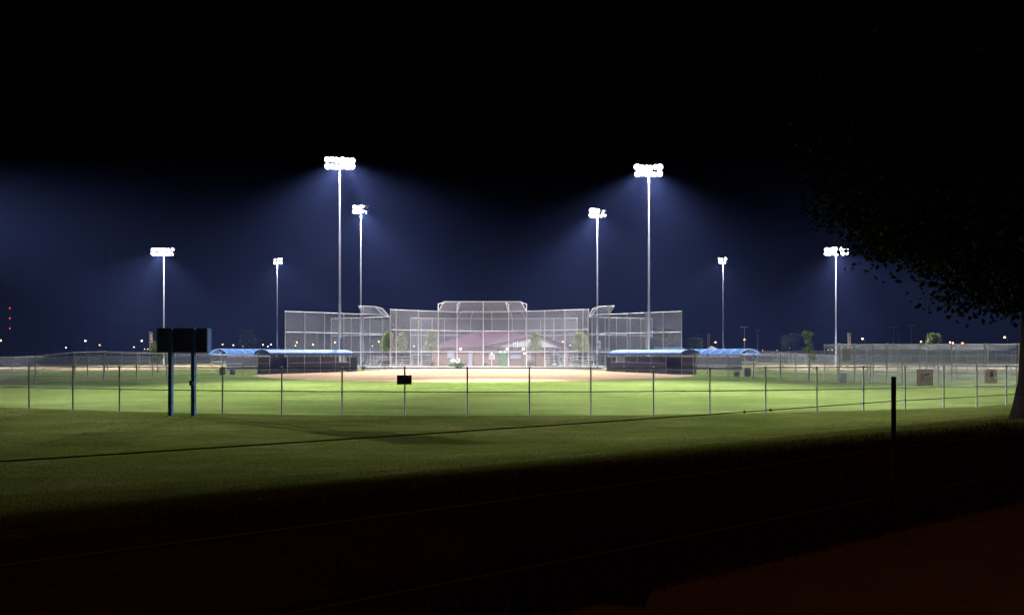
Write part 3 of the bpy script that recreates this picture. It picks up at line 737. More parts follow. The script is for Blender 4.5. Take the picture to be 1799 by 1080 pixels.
def barrel(x, y, label, h=0.9, r=0.3, D=None, m='boxgrey', grp='rubbish barrels'):
    D = D or Dg(y); X = gx(x, D); q = empty('rubbish_barrel', (X, D, 0), label, 'barrel', grp)
    mb = MB(); mb.lathe([(r * 0.92, 0.0), (r, 0.05), (r, h * 0.32), (r * 1.04, h * 0.34), (r, h * 0.37), (r, h * 0.64), (r * 1.04, h * 0.66), (r, h * 0.69), (r, h), (r * 0.9, h + 0.01)], (X, D, 0), 14); mb.build('drum', M[m], q)
    mb = MB(); mb.lathe([(r * 1.07, h), (r * 1.07, h + 0.05), (r * 0.6, h + 0.14)], (X, D, 0), 14); mb.build('lid', M['black'], q)
barrel(391, 658.5, 'dark barrel standing left of a smaller one below the dugout by the scoreboard', 0.75, 0.32, m='screen')
barrel(408.5, 658, 'small dark barrel right of a bigger one below the dugout by the scoreboard', 0.5, 0.28, m='screen')
barrel(1294, 661, 'low dark barrel on the grass below the right arched dugout', 0.42, 0.3, m='screen')
barrel(1313, 661, 'tall dark barrel on the grass below the right arched dugout', 0.75, 0.33, m='screen')
barrel(639, 0, 'grey barrel at the right end of the left dugout', 0.95, 0.28, D=95)
barrel(974, 0, 'grey barrel at the foot of the backstop right of the pillar', 1.0, 0.34, D=101)
barrel(816, 0, 'dark barrel just right of the green utility cart', 0.75, 0.3, D=106, m='screen')
barrel(853, 0, 'dark barrel left of the notice board post', 0.75, 0.3, D=107, m='screen')

# bleachers
def bleacher(x0, x1, D, rows, label):
    X0, X1 = gx(x0, D), gx(x1, D); r = empty('bleacher', ((X0 + X1) / 2, D, 0), label, 'bleacher', 'aluminium bleachers')
    for k in range(rows):
        y = D + 0.75 * k; z = 0.42 + 0.3 * k
        mb = MB(); mb.box(((X0 + X1) / 2, y, z), (X1 - X0, 0.28, 0.05)); mb.build('seat_plank', M['alu'], r)
        mb = MB(); mb.box(((X0 + X1) / 2, y + 0.38, max(0.1, z - 0.28)), (X1 - X0, 0.3, 0.05)); mb.build('foot_plank', M['alu'], r)
    k = max(2, round((X1 - X0) / 2))
    for i in range(k + 1):
        x = X0 + 0.15 + (X1 - X0 - 0.3) * i / k
        mb = MB(); mb.beam((x, D - 0.05, 0.36), (x, D + 0.75 * (rows - 1) + 0.2, 0.36 + 0.3 * (rows - 1)), 0.05, 0.06)
        for q in range(rows): mb.beam((x, D + 0.75 * q, 0), (x, D + 0.75 * q, 0.4 + 0.3 * q), 0.05, 0.05)
        mb.build('frame', M['galv'], r)
    mb = MB(); ye = D + 0.75 * (rows - 1) + 0.5; zt = 0.42 + 0.3 * rows + 0.6
    for z in (zt, zt - 0.5): mb.tube((X0, ye, z), (X1, ye, z), 0.025)
    for i in range(k + 1):
        x = X0 + (X1 - X0) * i / k; mb.tube((x, ye, 0), (x, ye, zt), 0.025)
    mb.build('guard_rail', M['galv'], r)
bleacher(646, 722, 106.2, 3, 'low aluminium bleacher left of the building below two small trees')
bleacher(719, 756, 110.5, 4, 'aluminium bleacher between two small trees left of the building')
bleacher(984, 1046, 104.6, 3, 'low aluminium bleacher right of the building below the shrubs')
bleacher(958, 1010, 116, 4, 'farther aluminium bleacher just right of the brick pillar')
bleacher(640, 675, 125, 4, 'far aluminium bleacher seen through mesh under the far blue roof')

# light blue score board far behind, right of the building
def farboard():
    D = 150; X0, X1 = gx(964, D), gx(986, D); z0, z1 = gz(612.5, D), gz(600.5, D); c = (X0 + X1) / 2
    r = empty('blue_scoreboard', (c, D, 0), 'distant light blue score board with two dark panels right of the building', 'scoreboard')
    mb = MB(); mb.box((c, D, (z0 + z1) / 2), (X1 - X0, 0.25, z1 - z0)); mb.build('cabinet', M['ltblue'], r)
    for s_ in (-1, 1):
        mb = MB(); mb.box((c + s_ * (X1 - X0) * 0.3, D - 0.15, (z0 + z1) / 2 - 0.05), ((X1 - X0) * 0.24, 0.08, (z1 - z0) * 0.45)); mb.build('display', M['navy'], r)
        mb = MB(); mb.box((c + s_ * (X1 - X0) * 0.32, D + 0.2, z1 / 2), (0.18, 0.14, z1)); mb.build('post', M['blue'], r)
    mb = MB(); mb.box((c, D - 0.15, z1 - 0.35), (0.4, 0.08, 0.4)); mb.build('display', M['navy'], r)
farboard()

# ------------------------------------------------------------------ near scoreboard (its back turned here)
def scoreboard():
    D = 25.5; X0, X1 = gx(281, D), gx(367.5, D); z0, z1 = gz(618.5, D), gz(577, D); c = (X0 + X1) / 2
    r = empty('scoreboard', (c, D, 0), 'black backed scoreboard on two blue steel posts at the outfield fence', 'scoreboard')
    yc = D - 0.05
    mb = MB(); mb.box((c, yc, (z0 + z1) / 2), (X1 - X0 - 0.05, 0.26, z1 - z0 - 0.02)); cb = mb.build('cabinet', M['black'], r)
    for i in range(4):
        xx = X0 + 0.03 + (X1 - X0 - 0.06) * i / 4; ww = (X1 - X0 - 0.06) / 4
        mb = MB(); mb.box((xx + ww / 2, yc - 0.137, (z0 + z1) / 2), (ww - 0.012, 0.012, z1 - z0 - 0.06)); mb.build('back_sheet', M['black'], cb)
    for s_, x in ((-1, X0), (1, X1)):
        mb = MB(); mb.box((x, yc + 0.02, (z0 + z1) / 2), (0.05, 0.34, z1 - z0)); mb.build('side_frame', M['roofblue'], cb)
    for z in (z0, z1):
        mb = MB(); mb.box((c, yc + 0.02, z), (X1 - X0 - 0.056, 0.34, 0.03)); mb.build('edge_frame', M['blue'], cb)
    for px in (300, 340):
        x = gx(px, D + 0.22); y = D + 0.24 - 0.40; y = D + 0.2
        y = D - 0.30
        x = gx(px, y); mb = MB()           # wide flange column
        mb.box((x - 0.06, y, (z1 + 0.02) / 2 - 0.1), (0.012, 0.15, z1 + 0.22)); mb.box((x + 0.06, y, (z1 + 0.02) / 2 - 0.1), (0.012, 0.15, z1 + 0.22)); mb.box((x, y, (z1 + 0.02) / 2 - 0.1), (0.106, 0.012, z1 + 0.22))
        p = mb.build('post', M['blue'], r)
        for z in (z0 + 0.12, z1 - 0.12):
            mb = MB(); mb.box((x, y + 0.09, z), (0.2, 0.03, 0.1)); mb.build('clamp', M['blue'], p)
        if px == 340:
            mb = MB(); mb.box((x - 0.08, y - 0.02, gz(672.5, y)), (0.1, 0.12, 0.18)); mb.build('switch_box', M['black'], p)
            mb = MB(); mb.box((x + 0.01, y - 0.09, gz(673.5, y)), (0.07, 0.03, 0.16)); mb.build('conduit_cover', M['boxgrey'], p)
scoreboard()
# small sign on the outfield fence
def fence_sign():
    i = 11; x, y = FP[i]; y -= 0.09; z = gz(667, y)
    r = empty('fence_sign', (x, y, z), 'small dark sign board fixed to an outfield fence post', 'sign')
    mb = MB(); mb.box((x, y, z), (0.56, 0.012, 0.35)); mb.build('board', M['black'], r)
    for dx, dz in ((-0.2, 0.12), (0.2, 0.12), (0, 0.15)):
        mb = MB(); mb.box((x + dx, y - 0.012, z + dz), (0.03, 0.012, 0.03)); mb.build('bolt', M['galv'], r)
fence_sign()

# ------------------------------------------------------------------ cable fence in the foreground
def cable_fence():
    a = 0.45; D = 14.0 * a; px = gx(1570, D); base = (px, D)
    r = empty('cable_fence', (px, D, float(ground_z(px, D))), 'rusty steel post and sagging cables crossing the dark foreground', 'fence')
    u = Vector((NY, -NX, 0))
    k0 = None
    tops = []
    for k in range(-2, 4):
        p = Vector((px, D, 0)) + u * (k * 7.2)
        if k not in (0,) : 
            if k < 0 and k > -2: continue
            if k == -2: p = Vector((px, D, 0)) + u * (-10.5)
        g = float(ground_z(p.x, p.y)); zt = CH - 0.5 * a
        mb = MB(); mb.lathe([(0.021, 0), (0.021, zt - g + 0.3), (0.017, zt - g + 0.31)], (p.x, p.y, g - 0.3), 10); mb.build('post', M['rust'], r)
        tops.append(p)
    for m_, nm in ((1, 'cable'), (2, 'cable'), (3, 'cable')):
        z = CH - a * m_
        mb = MB()
        for p, q in zip(tops, tops[1:]):
            n = 14; L = (q - p).length; sag = 0.012 * (L / 7)
            for i in range(n):
                t0, t1 = i / n, (i + 1) / n; f = lambda t: -sag * 4 * t * (1 - t)
                A = p.lerp(q, t0); B = p.lerp(q, t1); A.z = z + f(t0); B.z = z + f(t1); mb.tube(A, B, 0.0045 if m_ > 1 else 0.0042, n=5, cap=False)
        mb.build(nm, M['cable'], r)
    # twisted wire ties on the top cable
    p, q = tops[1], tops[2]
    for t in (0.42,):
        A = p.lerp(q, t); A.z = CH - a - 0.012
        mb = MB(); mb.tube(A, A + Vector((-0.05, 0.0, -0.05)), 0.004, n=4); mb.tube(A, A + Vector((0.04, 0.02, -0.055)), 0.004, n=4); mb.tube(A + Vector((-0.03, 0, 0.008)), A + Vector((0.03, 0.015, 0.008)), 0.007, n=4); mb.build('wire_tie', M['cable'], r)
    p, q = tops[0], tops[1]
    for t in (0.80, 0.83):
        A = p.lerp(q, t); A.z = CH - a - 0.01
        mb = MB(); mb.sphere(A, 0.012, 6, 4); mb.build('wire_tie', M['cable'], r)
cable_fence()

# ------------------------------------------------------------------ light poles
def light_pole(px, ytop, D, label, width, nfl, aims, power, spill=0.16, spill_half=64, box=True, pw=1.0, X=None):
    X = gx(px, D) if X is None else X; zt = gz(ytop, D) if ytop > 0 else 27.5
    r = empty('light_pole', (X, D, 0), label, 'light pole', 'stadium light poles')
    mb = MB(); mb.lathe([(0.30 * pw, 0), (0.30 * pw, 0.05), (0.21 * pw, 0.06), (0.19 * pw, zt * 0.33), (0.165 * pw, zt * 0.335), (0.15 * pw, zt * 0.66), (0.125 * pw, zt * 0.665), (0.10 * pw, zt + 0.5)], (X, D, 0), 12); mb.build('pole', M['polesteel'], r)
    if box:
        mb = MB(); mb.box((X + 0.32, D - 0.05, 3.7), (0.5, 0.4, 1.7)); cb = mb.build('ballast_box', M['boxgrey'], r)
        mb = MB(); mb.box((X + 0.32, D - 0.26, 3.7), (0.42, 0.03, 1.5)); mb.build('door', M['boxgrey'], cb)
    avg = Vector((0, 0, 0))
    for t in aims: avg += (Vector((t[0], t[1], 0)) - Vector((X, D, 0))).normalized()
    yaw = math.atan2(-avg.y, -avg.x) if avg.length > 0.1 else 0
    side = Vector((1, 0, 0))
    rows = 2
    for k in range(rows):
        z = zt - 0.45 + 0.85 * k
        mb = MB(); mb.beam(Vector((X - width / 2, D, z)), Vector((X + width / 2, D, z)), 0.12, 0.12); mb.build('crossarm', M['galv'], r)
        n = nfl // rows
        for i in range(n):
            t = aims[(i * min(2, len(aims))) // n]
            c = Vector((X - width / 2 + width * (i + 0.5) / n + random.uniform(-0.06, 0.06), D, z + random.uniform(-0.1, 0.1))); lr = random.uniform(0.30, 0.42)
            d = (Vector((t[0], t[1], 0)) - c); h = Vector((d.x, d.y, 0)).normalized()
            el = R(random.uniform(24, 38)); h.rotate(Matrix.Rotation(random.uniform(-0.3, 0.3), 3, 'Z')); d = (h * math.cos(el) - Vector((0, 0, 1)) * math.sin(el))
            q = c + d * 0.28 + Vector((0, 0, 0.02))
            mb = MB(); b0 = c - d * 0.05
            for (s0, r0, s1, r1) in ((-0.05, 0.10, 0.1, 0.16), (0.1, 0.16, 0.30, lr), (0.30, lr, 0.36, lr + 0.02)):
                mb.tube(c + d * s0, c + d * s1, r0, r1, n=12, cap=(s0 < 0))
            fl = mb.build('floodlight', M['alu'], r)
            mb = MB(); y = Vector((0, 0, 1)).cross(d).normalized(); zz = d.cross(y); ctr = c + d * 0.35
            mb.face([ctr + (y * math.cos(a_ * math.pi / 7) + zz * math.sin(a_ * math.pi / 7)) * lr for a_ in range(14)]); mb.build('lens', M['flood'], fl)
    def beam(src, dst, half, pwr, blend):
        L = bpy.data.lights.new('flood_beam', 'SPOT'); L.energy = pwr * power * LIGHT_K; L.color = (0.97, 0.96, 1.0)
        L.spot_size = R(2 * half); L.spot_blend = blend; L.shadow_soft_size = 0.35
        o = bpy.data.objects.new('flood_beam', L); COL.objects.link(o); o.parent = r
        o.location = src - wloc(r); o.rotation_euler = (dst - src).to_track_quat('-Z', 'Y').to_euler()
    for tx, ty, half, pwr in aims:
        hd = Vector((tx - X, ty - D, 0)).normalized()
        beam(Vector((X, D, zt)) + hd * 0.7, Vector((tx, ty, 0)), half, pwr, 1.0)
    hd = Vector((aims[0][0] - X, aims[0][1] - D, 0)).normalized()
    src = Vector((X, D, zt - 0.3)) + hd * 0.9
    beam(src, src - Vector((0, 0, 10)) + hd * 1.2, spill_half, spill, 0.7)
K = 520000.0
TH = 13.7
light_pole(597, 285, 90, 'tallest light pole, rising behind the left dugout', 3.9, 12, [(-18, 44, TH, 0.85), (3, 47, TH, 0.9), (-6, 97, 24, 0.17)], K, pw=0.95)
light_pole(1140, 298, 90, 'tall light pole rising behind the right dugout', 3.9, 12, [(12, 44, TH, 0.8), (-6, 50, 12, 0.6), (-3, 97, 24, 0.17)], K, pw=0.95)
light_pole(634, 366, 115, 'light pole standing through the left slanted hood', 2.8, 10, [(-10, 72, 14, 0.4), (-58, 110, 18, 0.3)], K, pw=0.9)
light_pole(1049.5, 373, 115, 'light pole with a number sign standing by the right slanted hood', 2.8, 10, [(2, 72, 14, 0.4), (48, 110, 18, 0.3)], K, pw=0.9)
light_pole(288, 441, 130, 'light pole behind the scoreboard at left', 4.6, 14, [(-62, 98, 16, 0.4), (-92, 104, 16, 0.4)], K, pw=0.8)
light_pole(1468.5, 440, 130, 'light pole partly behind the dark tree leaves at right', 4.6, 14, [(50, 98, 16, 0.4), (84, 104, 16, 0.4)], K, pw=0.8)
light_pole(487, 457.5, 175, 'small distant light pole left of the backstops', 2.4, 6, [(-32, 165, 20, 0.4)], K, pw=0.8)
light_pole(1270.5, 457, 175, 'small distant light pole right of the backstops', 2.4, 6, [(26, 165, 20, 0.4)], K, pw=0.8)
# outfield poles just beyond either edge of the picture: they light the verge from the side
light_pole(0, 0, 84, 'light pole in the left outfield corner, beyond the left edge of the picture', 3.9, 12, [(-17, 33, 7.6, 2.0), (-2, 47, 8.0, 1.5), (5, 37, 7.4, 1.6)], K, spill=0.03, spill_half=68, X=-92)
light_pole(0, 0, 70, 'light pole in the right outfield corner, beyond the right edge of the picture', 3.9, 12, [(14, 33, 10.5, 1.1), (4, 50, 9.5, 1.6), (34, 50, 14, 0.6)], K, spill=0.2, spill_half=68, X=74)
# sign with number on the right pole
def pole_sign():
    D = 114.5; c = gx(1051.5, D); z0, z1 = gz(611, D), gz(598.5, D)
    r = empty('pole_sign', (c, D, z0), 'white number sign on the tall pole right of the backstop', 'sign')
    mb = MB(); mb.box((c, D, (z0 + z1) / 2), (0.78, 0.05, z1 - z0)); mb.build('board', M['white'], r)
    cu = bpy.data.curves.new('number', 'FONT'); cu.body = '45'; cu.size = 0.72; cu.align_x = 'CENTER'; cu.materials.append(M['ink'])
    t = letters(cu, r); t.location = (0, -0.04, (z1 - z0) * 0.3); t.rotation_euler = (R(90), 0, 0)
pole_sign()

# foul poles (yellow ladders)
def foul_pole(x, y0, D, label):
    X = gx(x, D); zt = gz(y0, D); r = empty('foul_pole', (X, D, 0), label, 'foul pole', 'yellow foul poles'); w_ = 0.42
    mb = MB(); mb.tube((X - w_ / 2, D, 0), (X - w_ / 2, D, zt), 0.06, n=8); mb.build('pole', M['yellow'], r)
    mb = MB(); mb.tube((X + w_ / 2, D, 1.6), (X + w_ / 2, D, zt), 0.045, n=8); mb.build('side_bar', M['yellow'], r)
    z = 1.7
    while z < zt: 
        mb = MB(); mb.tube((X - w_ / 2, D, z), (X + w_ / 2, D, z), 0.03); mb.build('rung', M['yellow'], r); z += 0.55
    q = [(X - w_ / 2, D + 0.01, 1.6), (X + w_ / 2, D + 0.01, 1.6), (X + w_ / 2, D + 0.01, zt), (X - w_ / 2, D + 0.01, zt)]
    mb = MB(); mb.face(q, uv=quad_uv(*q)); mb.build('mesh_panel', M['link'], r)
foul_pole(265, 583, 112, 'yellow foul pole just left of the scoreboard')
foul_pole(557, 586, 150, 'yellow foul pole seen through mesh behind the left dugout')
foul_pole(1245, 586, 150, 'yellow foul pole right of the backstops above the white tent')
foul_pole(1492, 584, 104, 'yellow foul pole at the left end of the netted cage')

# white tent
def tent():
    D = 140; c = gx(1250, D); r = empty('white_tent', (c, D, 0), 'white peaked canopy tent behind the right dugout', 'tent')
    s_ = 2.0; ze, zt = 2.75, gz(607, D)
    mb = MB(); b = [(c - s_, D - s_, ze), (c + s_, D - s_, ze), (c + s_, D + s_, ze), (c - s_, D + s_, ze)]
    for i in range(4): mb.face([b[i], b[(i + 1) % 4], (c, D, zt)])
    mb.face(b[::-1]); mb.build('canopy', M['white'], r)
    for p in b:
        mb = MB(); mb.tube((p[0] * 1.0, p[1], 0), p, 0.04); mb.build('leg', M['alu'], r)
tent()

# ------------------------------------------------------------------ street lamps, far lights, mast
def street_lamp(x, y, col, label, h=None, D=None, size=0.3, arm=0.9):
    hh = h or 8.0; D = D or max(120, (hh - CH) * F / (HY - y)); X = gx(x, D); z = gz(y, D)
    r = empty('street_lamp', (X, D, 0), label, 'street lamp', 'distant street lamps')
    mb = MB(); mb.tube((X + arm, D, 0), (X + arm, D, z + 0.25), 0.10, 0.06, n=6); mb.build('pole', M['dullsteel'], r)
    mb = MB(); mb.tube((X + arm, D, z + 0.2), (X, D, z + 0.22), 0.04, n=5); mb.build('arm', M['dullsteel'], r)
    mb = MB(); mb.box((X, D, z + size * 0.75 + 0.05), (size * 2.4, size * 1.4, 0.12)); mb.build('head', M['dullsteel'], r)
    if col:
        mb = MB(); mb.sphere((X, D, z), size, 8, 6); mb.build('lamp', M[col], r)
far = [(1, 598, 'lamporange', 'orange street lamp at the extreme left edge'), (116, 610.5, 'lampwhite', 'bright low white street lamp left of a double headed lamp pole'), (150, 598.5, 'lampwhite', 'street lamp right of the double headed lamp pole at left'),
       (175, 606, 'lamporange', 'orange street lamp above the far left fence'), (235, 609.5, 'lampwhite', 'low white street lamp left of the left foul pole'), (249, 598.5, 'lampwhite', 'warm street lamp close left of the left foul pole'),
       (254, 613.2, 'lamporange', 'tiny low lamp at the foot of the left foul pole'), (259.5, 613, 'lampwhite', 'tiny low pale lamp touching the left foul pole'),
       (391, 605, 'lampwhite', 'leftmost lamp above the dugout roof beside the scoreboard'), (410, 606, 'lampwhite', 'second lamp above the dugout roof beside the scoreboard'), (426.5, 608.5, 'lampwhite', 'lamp shining under the dark tree over the left dugout roof'),
       (462, 605.3, 'lamporange', 'amber lamp between the dark tree and the small left light pole'), (470.8, 608.2, 'lampwhite', 'lower white lamp left of the small left light pole'), (476, 604.8, 'lampwhite', 'upper white lamp left of the small left light pole'),
       (521.5, 601, 'lamporange', 'upper of the small lamps in the leftmost mesh bay'), (519, 607, 'lampwhite', 'lower of the small lamps in the leftmost mesh bay'), (550, 605, 'lampwhite', 'white lamp in the second mesh bay behind the left dugout'),
       (588.5, 601, 'lampwhite', 'pale lamp beside the tallest pole, behind mesh'), (654, 607.5, 'lampwhite', 'white lamp above the far blue roof, behind mesh'), (665.5, 600, 'lamporange', 'amber lamp left of the small conical trees'),
       (727, 608, 'lampwhite', 'white lamp between the small conical trees left of the building'), (959, 602, 'lampwhite', 'bright lamp at the left of the light blue score board'), (988.5, 600, 'lamporange', 'amber lamp at the right of the light blue score board'),
       (1001.5, 606.5, 'lampwhite', 'pale lamp left of the bushy tree right of the building'), (1257, 601, 'lamporange', 'amber lamp above the white tent'), (1308, 596.5, 'lamporange', 'orange lamp low on the tall lamp pole above the right arched dugout'),
       (1340, 615.5, 'lamporange', 'low amber lamp at the end of the right arched dugout roof'), (1365, 615.3, 'lamporange', 'low orange lamp right of the right arched dugout'), (1387, 610.5, 'lampwhite', 'small lamp in front of the dim dark tree at right'),
       (1455, 614.5, 'lampwhite', 'tiny lamp left of the right light pole foot'), (1462, 614.7, 'lampwhite', 'tiny lamp touching the right light pole foot'), (1515, 594.8, 'lampwhite', 'warm lamp above the left part of the netted cage'),
       (1618, 600, 'lamporange', 'bright orange lamp above the middle of the netted cage'), (1669, 601, 'lamporange', 'left of a pair of orange lamps above the netted cage'), (1674, 602.2, 'lamporange', 'right of a pair of orange lamps above the netted cage'),
       (1691, 602.5, 'lamporange', 'single orange lamp right of the close pair above the netted cage'), (1765, 592.3, 'lamporange', 'orange lamp near the tree trunk at the right edge')]
for x, y, c, lb in far: street_lamp(x, y, c, lb, size=0.27 if y < 610 else 0.34)
for x, y, lb in ((137, 591, 'tall double headed lamp pole above the far left fence'), (1308, 574.5, 'tall unlit lamp pole above the right arched dugout'), (1331, 580, 'double headed lamp pole right of the arched dugout'),
                 (1373, 588, 'short lamp pole left of the dim dark tree at right'), (1570, 575, 'double headed lamp pole above the netted cage'), (1601, 571.5, 'thin tall lamp pole right of the double headed one above the cage'), (1579, 588, 'short lamp pole between the two tall ones above the cage'),
                 (386, 596, 'faint left lamp pole above the dugout roof beside the scoreboard'), (458, 597, 'faint lamp pole left of the small left light pole'), (1228, 588, 'faint lamp pole left of the right foul pole')):
    D = (9.5 - CH) * F / (HY - y); X = gx(x, D)
    r = empty('lamp_pole', (X, D, 0), lb, 'lamp pole', 'car park lamp poles')
    mb = MB(); mb.tube((X, D, 0), (X, D, 9.5), 0.12, 0.07, n=6); mb.build('pole', M['galv'], r)
    for s_ in (-1, 1):
        mb = MB(); mb.box((X + s_ * 0.55, D, 9.5), (0.7, 0.35, 0.16)); mb.build('head', M['galv'], r)
# lattice mast with red lamps at far left, thin mast right of it
def mast(x, ytop, D, label, lamps, w_=1.0):
    X = gx(x, D); zt = gz(ytop, D); r = empty('radio_mast', (X, D, 0), label, 'mast')
    for i in range(3):
        a = i * 2.094; mb = MB(); mb.tube((X + math.cos(a) * w_ / 2, D + math.sin(a) * w_ / 2, 0), (X + math.cos(a) * w_ / 2, D + math.sin(a) * w_ / 2, zt), 0.06, n=5); mb.build('leg', M['dullsteel'], r)
    mb = MB(); z = 0; k = 0
    while z < zt - 2:
        for i in range(3):
            a, b = i * 2.094, (i + 1) * 2.094
            mb.tube((X + math.cos(a) * w_ / 2, D + math.sin(a) * w_ / 2, z), (X + math.cos(b) * w_ / 2, D + math.sin(b) * w_ / 2, z + 2), 0.03, n=3, cap=False)
        z += 2
    mb.build('lattice', M['dullsteel'], r)
    for y in lamps:
        mb = MB(); mb.sphere((X, D - w_ * 0.6, gz(y, D)), 0.3, 8, 6); mb.build('warning_lamp', M['lampred'], r)
mast(18, 541, 560, 'distant radio mast with red warning lamps at far left', (541.5, 559, 577), 1.0)
mast(193, 440, 330, 'tall dark lattice mast left of the left light pole', (), 0.9)
# low far building with pale roof edge at far left
r = empty('far_shed', (gx(80, 420), 420, 0), 'low dark shed on the left horizon', 'shed')
mb = MB(); mb.box((gx(80, 420), 420, 2.6), (9, 8, 5.2)); mb.build('wall', M['darkblock'], r)
mb = MB(); c = gx(80, 420); mb.add([(c - 5, 415.5, 5.2), (c + 5, 415.5, 5.2), (c + 5, 424.5, 5.2), (c - 5, 424.5, 5.2), (c - 5, 420, 7.2), (c + 5, 420, 7.2)], [(0, 1, 5, 4), (2, 3, 4, 5), (0, 4, 3), (1, 2, 5), (3, 2, 1, 0)]); mb.build('roof', M['siding'], r)

# ------------------------------------------------------------------ trees
def leaves(name, pts, size, m, parent=None, aspect=0.5, droop=0.3, base=(0, 0, 0), rng=None, long=False):
    n = len(pts); rng = rng or np.random.RandomState(1)
    a = rng.normal(size=(n, 3)); a[:, 2] = a[:, 2] * 0.6 - droop; a /= np.linalg.norm(a, axis=1, keepdims=True)
    b = rng.normal(size=(n, 3)); b -= a * (a * b).sum(1, keepdims=True); b /= np.linalg.norm(b, axis=1, keepdims=True)
    L = size * rng.uniform(0.6, 1.3, (n, 1)); w = L * aspect / 2
    P = np.empty((n, 4, 3)); P[:, 0] = pts; P[:, 1] = pts + a * L * 0.45 + b * w; P[:, 2] = pts + a * L; P[:, 3] = pts + a * L * 0.45 - b * w
    P -= np.array(base)
    me = bpy.data.meshes.new(name); me.vertices.add(n * 4); me.vertices.foreach_set('co', P.reshape(-1)); me.loops.add(n * 4)
    me.loops.foreach_set('vertex_index', np.arange(n * 4, dtype=np.int32)); me.polygons.add(n)
    me.polygons.foreach_set('loop_start', np.arange(0, n * 4, 4, dtype=np.int32)); me.materials.append(m); me.update(calc_edges=True)
    o = bpy.data.objects.new(name, me); COL.objects.link(o)
    if parent: o.parent = parent
    return o
def tree(x, y0, y1, wpx, D, label, shape='cone', m='leaf', n=3000, seed=0, name='young_tree', leaf=None, group=None):
    rng = np.random.RandomState(seed + 20); X = gx(x, D); zt, zb = gz(y0, D), max(0.8, gz(y1, D)); w = wpx * D / F / 2
    r = empty(name, (X, D, 0), label, 'tree', group)
    mb = MB(); mb.tube((X, D, -0.1), (X + 0.05, D, zb + (zt - zb) * 0.5), max(0.07, w * 0.06), 0.04, n=8)
    for i in range(7):
        z = zb + (zt - zb) * (0.05 + 0.09 * i); t = rng.rand() * 6.28; L = w * 0.7
        mb.tube((X, D, z), (X + math.cos(t) * L, D + math.sin(t) * L, z + L * 0.6), 0.03, 0.01, n=5)
    mb.build('trunk', M['bark'], r)
    # clumps then leaves
    k = 46; C = []
    for i in range(k):
        h = rng.rand() ** 0.85
        if shape == 'cone': rad = w * (min(1, h * 5 + 0.45) * (1 - h) ** 0.62 + 0.06)
        elif shape == 'round': rad = w * math.sqrt(max(0.04, 1 - (2 * h - 1) ** 2))
        else: rad = w * (0.35 + 0.25 * math.sin(h * 9 + seed))
        t = rng.rand() * 6.28; q = rad * (0.45 + 0.5 * rng.rand())
        ox = 0
        if shape == 'odd': ox = w * (0.9 * (h < 0.28) * (0.9 - h) - 0.15 + 0.45 * (h > 0.85) * rng.choice([-1, 1]))
        C.append((X + ox + q * math.cos(t), D + q * math.sin(t), zb + (zt - zb) * h, 0.16 * w + 0.12 * rad))
    C = np.array(C); idx = rng.randint(0, k, n); P = C[idx, :3] + rng.normal(size=(n, 3)) * C[idx, 3:4] * 0.75
    P[:, 2] = np.clip(P[:, 2], zb - 0.2, zt)
    leaves('crown', P, leaf or 0.0022 * D, M[m], r, 0.55, base=(X, D, 0), rng=rng)
g1 = 'young trees around the building'
tree(682, 583, 616.5, 25, 108.5, 'leftmost conical young tree beside the left slanted hood', seed=1, group=g1)
tree(706, 583.5, 616.5, 22, 108.5, 'conical young tree, second from the left slanted hood', seed=2, group=g1)
tree(758, 580.5, 617, 25, 109.5, 'conical young tree at the left corner of the brick building', seed=3, group=g1)
tree(941, 585, 620, 30, 109, 'young tree in front of the grey gable', seed=4, group=g1)
tree(1019, 584, 619, 36, 108.5, 'broad bushy young tree left of the right slanted hood', seed=5, n=2400, group=g1)
tree(434.5, 580, 612, 26, 150, 'dim tree rising over the dugout roof beside the scoreboard', 'round', 'leafdark', seed=6, group='trees beyond the fields', name='tree')
tree(1161, 579, 614, 36, 140, 'tree behind the right end of the backstop mesh', 'round', 'leaf', seed=7, group='trees beyond the fields', name='tree')
tree(1222, 594, 614, 26, 145, 'small round tree over the right dugout roof', 'round', 'leaf', seed=8, group='trees beyond the fields', name='tree')
tree(1391, 586, 622, 28, 170, 'dim grey tree behind the leaning young tree at right', 'round', 'leafdark', seed=9, group='trees beyond the fields', name='tree')
tree(1421, 582, 632, 26, 62, 'leaning young tree with bright leaves by the right gates', 'odd', 'leaf', seed=10, n=1500, group='trees beyond the fields')
tree(1640.5, 586, 608, 19, 120, 'small tree top above the netted cage', 'round', 'leaf', seed=11, group='trees beyond the fields', name='tree')
tree(277, 600, 634, 24, 85, 'leafy young tree half hidden behind the scoreboard', 'round', 'leaf', seed=12, group='trees beyond the fields')
def shrub(x, y, wpx, hpx, D, label, seed):
    rng = np.random.RandomState(seed); X = gx(x, D); w = wpx * D / F / 2; h = hpx * D / F
    zb = max(0, gz(y, D)); r = empty('shrub', (X, D, 0), label, 'shrub', 'shrubs behind the bleachers')
    mb = MB()
    for i in range(7):
        t = rng.rand() * 6.28; mb.tube((X, D, 0), (X + w * 0.8 * math.cos(t), D + 0.5 * w * math.sin(t), zb + h * 0.8), 0.03, 0.012, n=5)
    mb.build('stems', M['bark'], r)
    n = 700; t = rng.rand(n) * 6.28; q = np.sqrt(rng.rand(n)); z = rng.rand(n)
    P = np.stack([X + w * q * np.cos(t), D + 0.7 * w * q * np.sin(t), zb + h * z * (1 - 0.5 * q * q) * (0.8 + 0.3 * np.sin(5 * t + seed))], -1)
    leaves('foliage', P, 0.2, M['shrub'], r, 0.55, base=(X, D, 0), rng=rng)
shrub(676, 640, 24, 10, 112, 'yellowish shrub under the leftmost young tree', 1)
shrub(702, 640, 24, 10, 112, 'shrub under the second young tree from the left hood', 2)
shrub(754, 641, 20, 9, 111, 'shrub at the left corner of the brick building', 3)
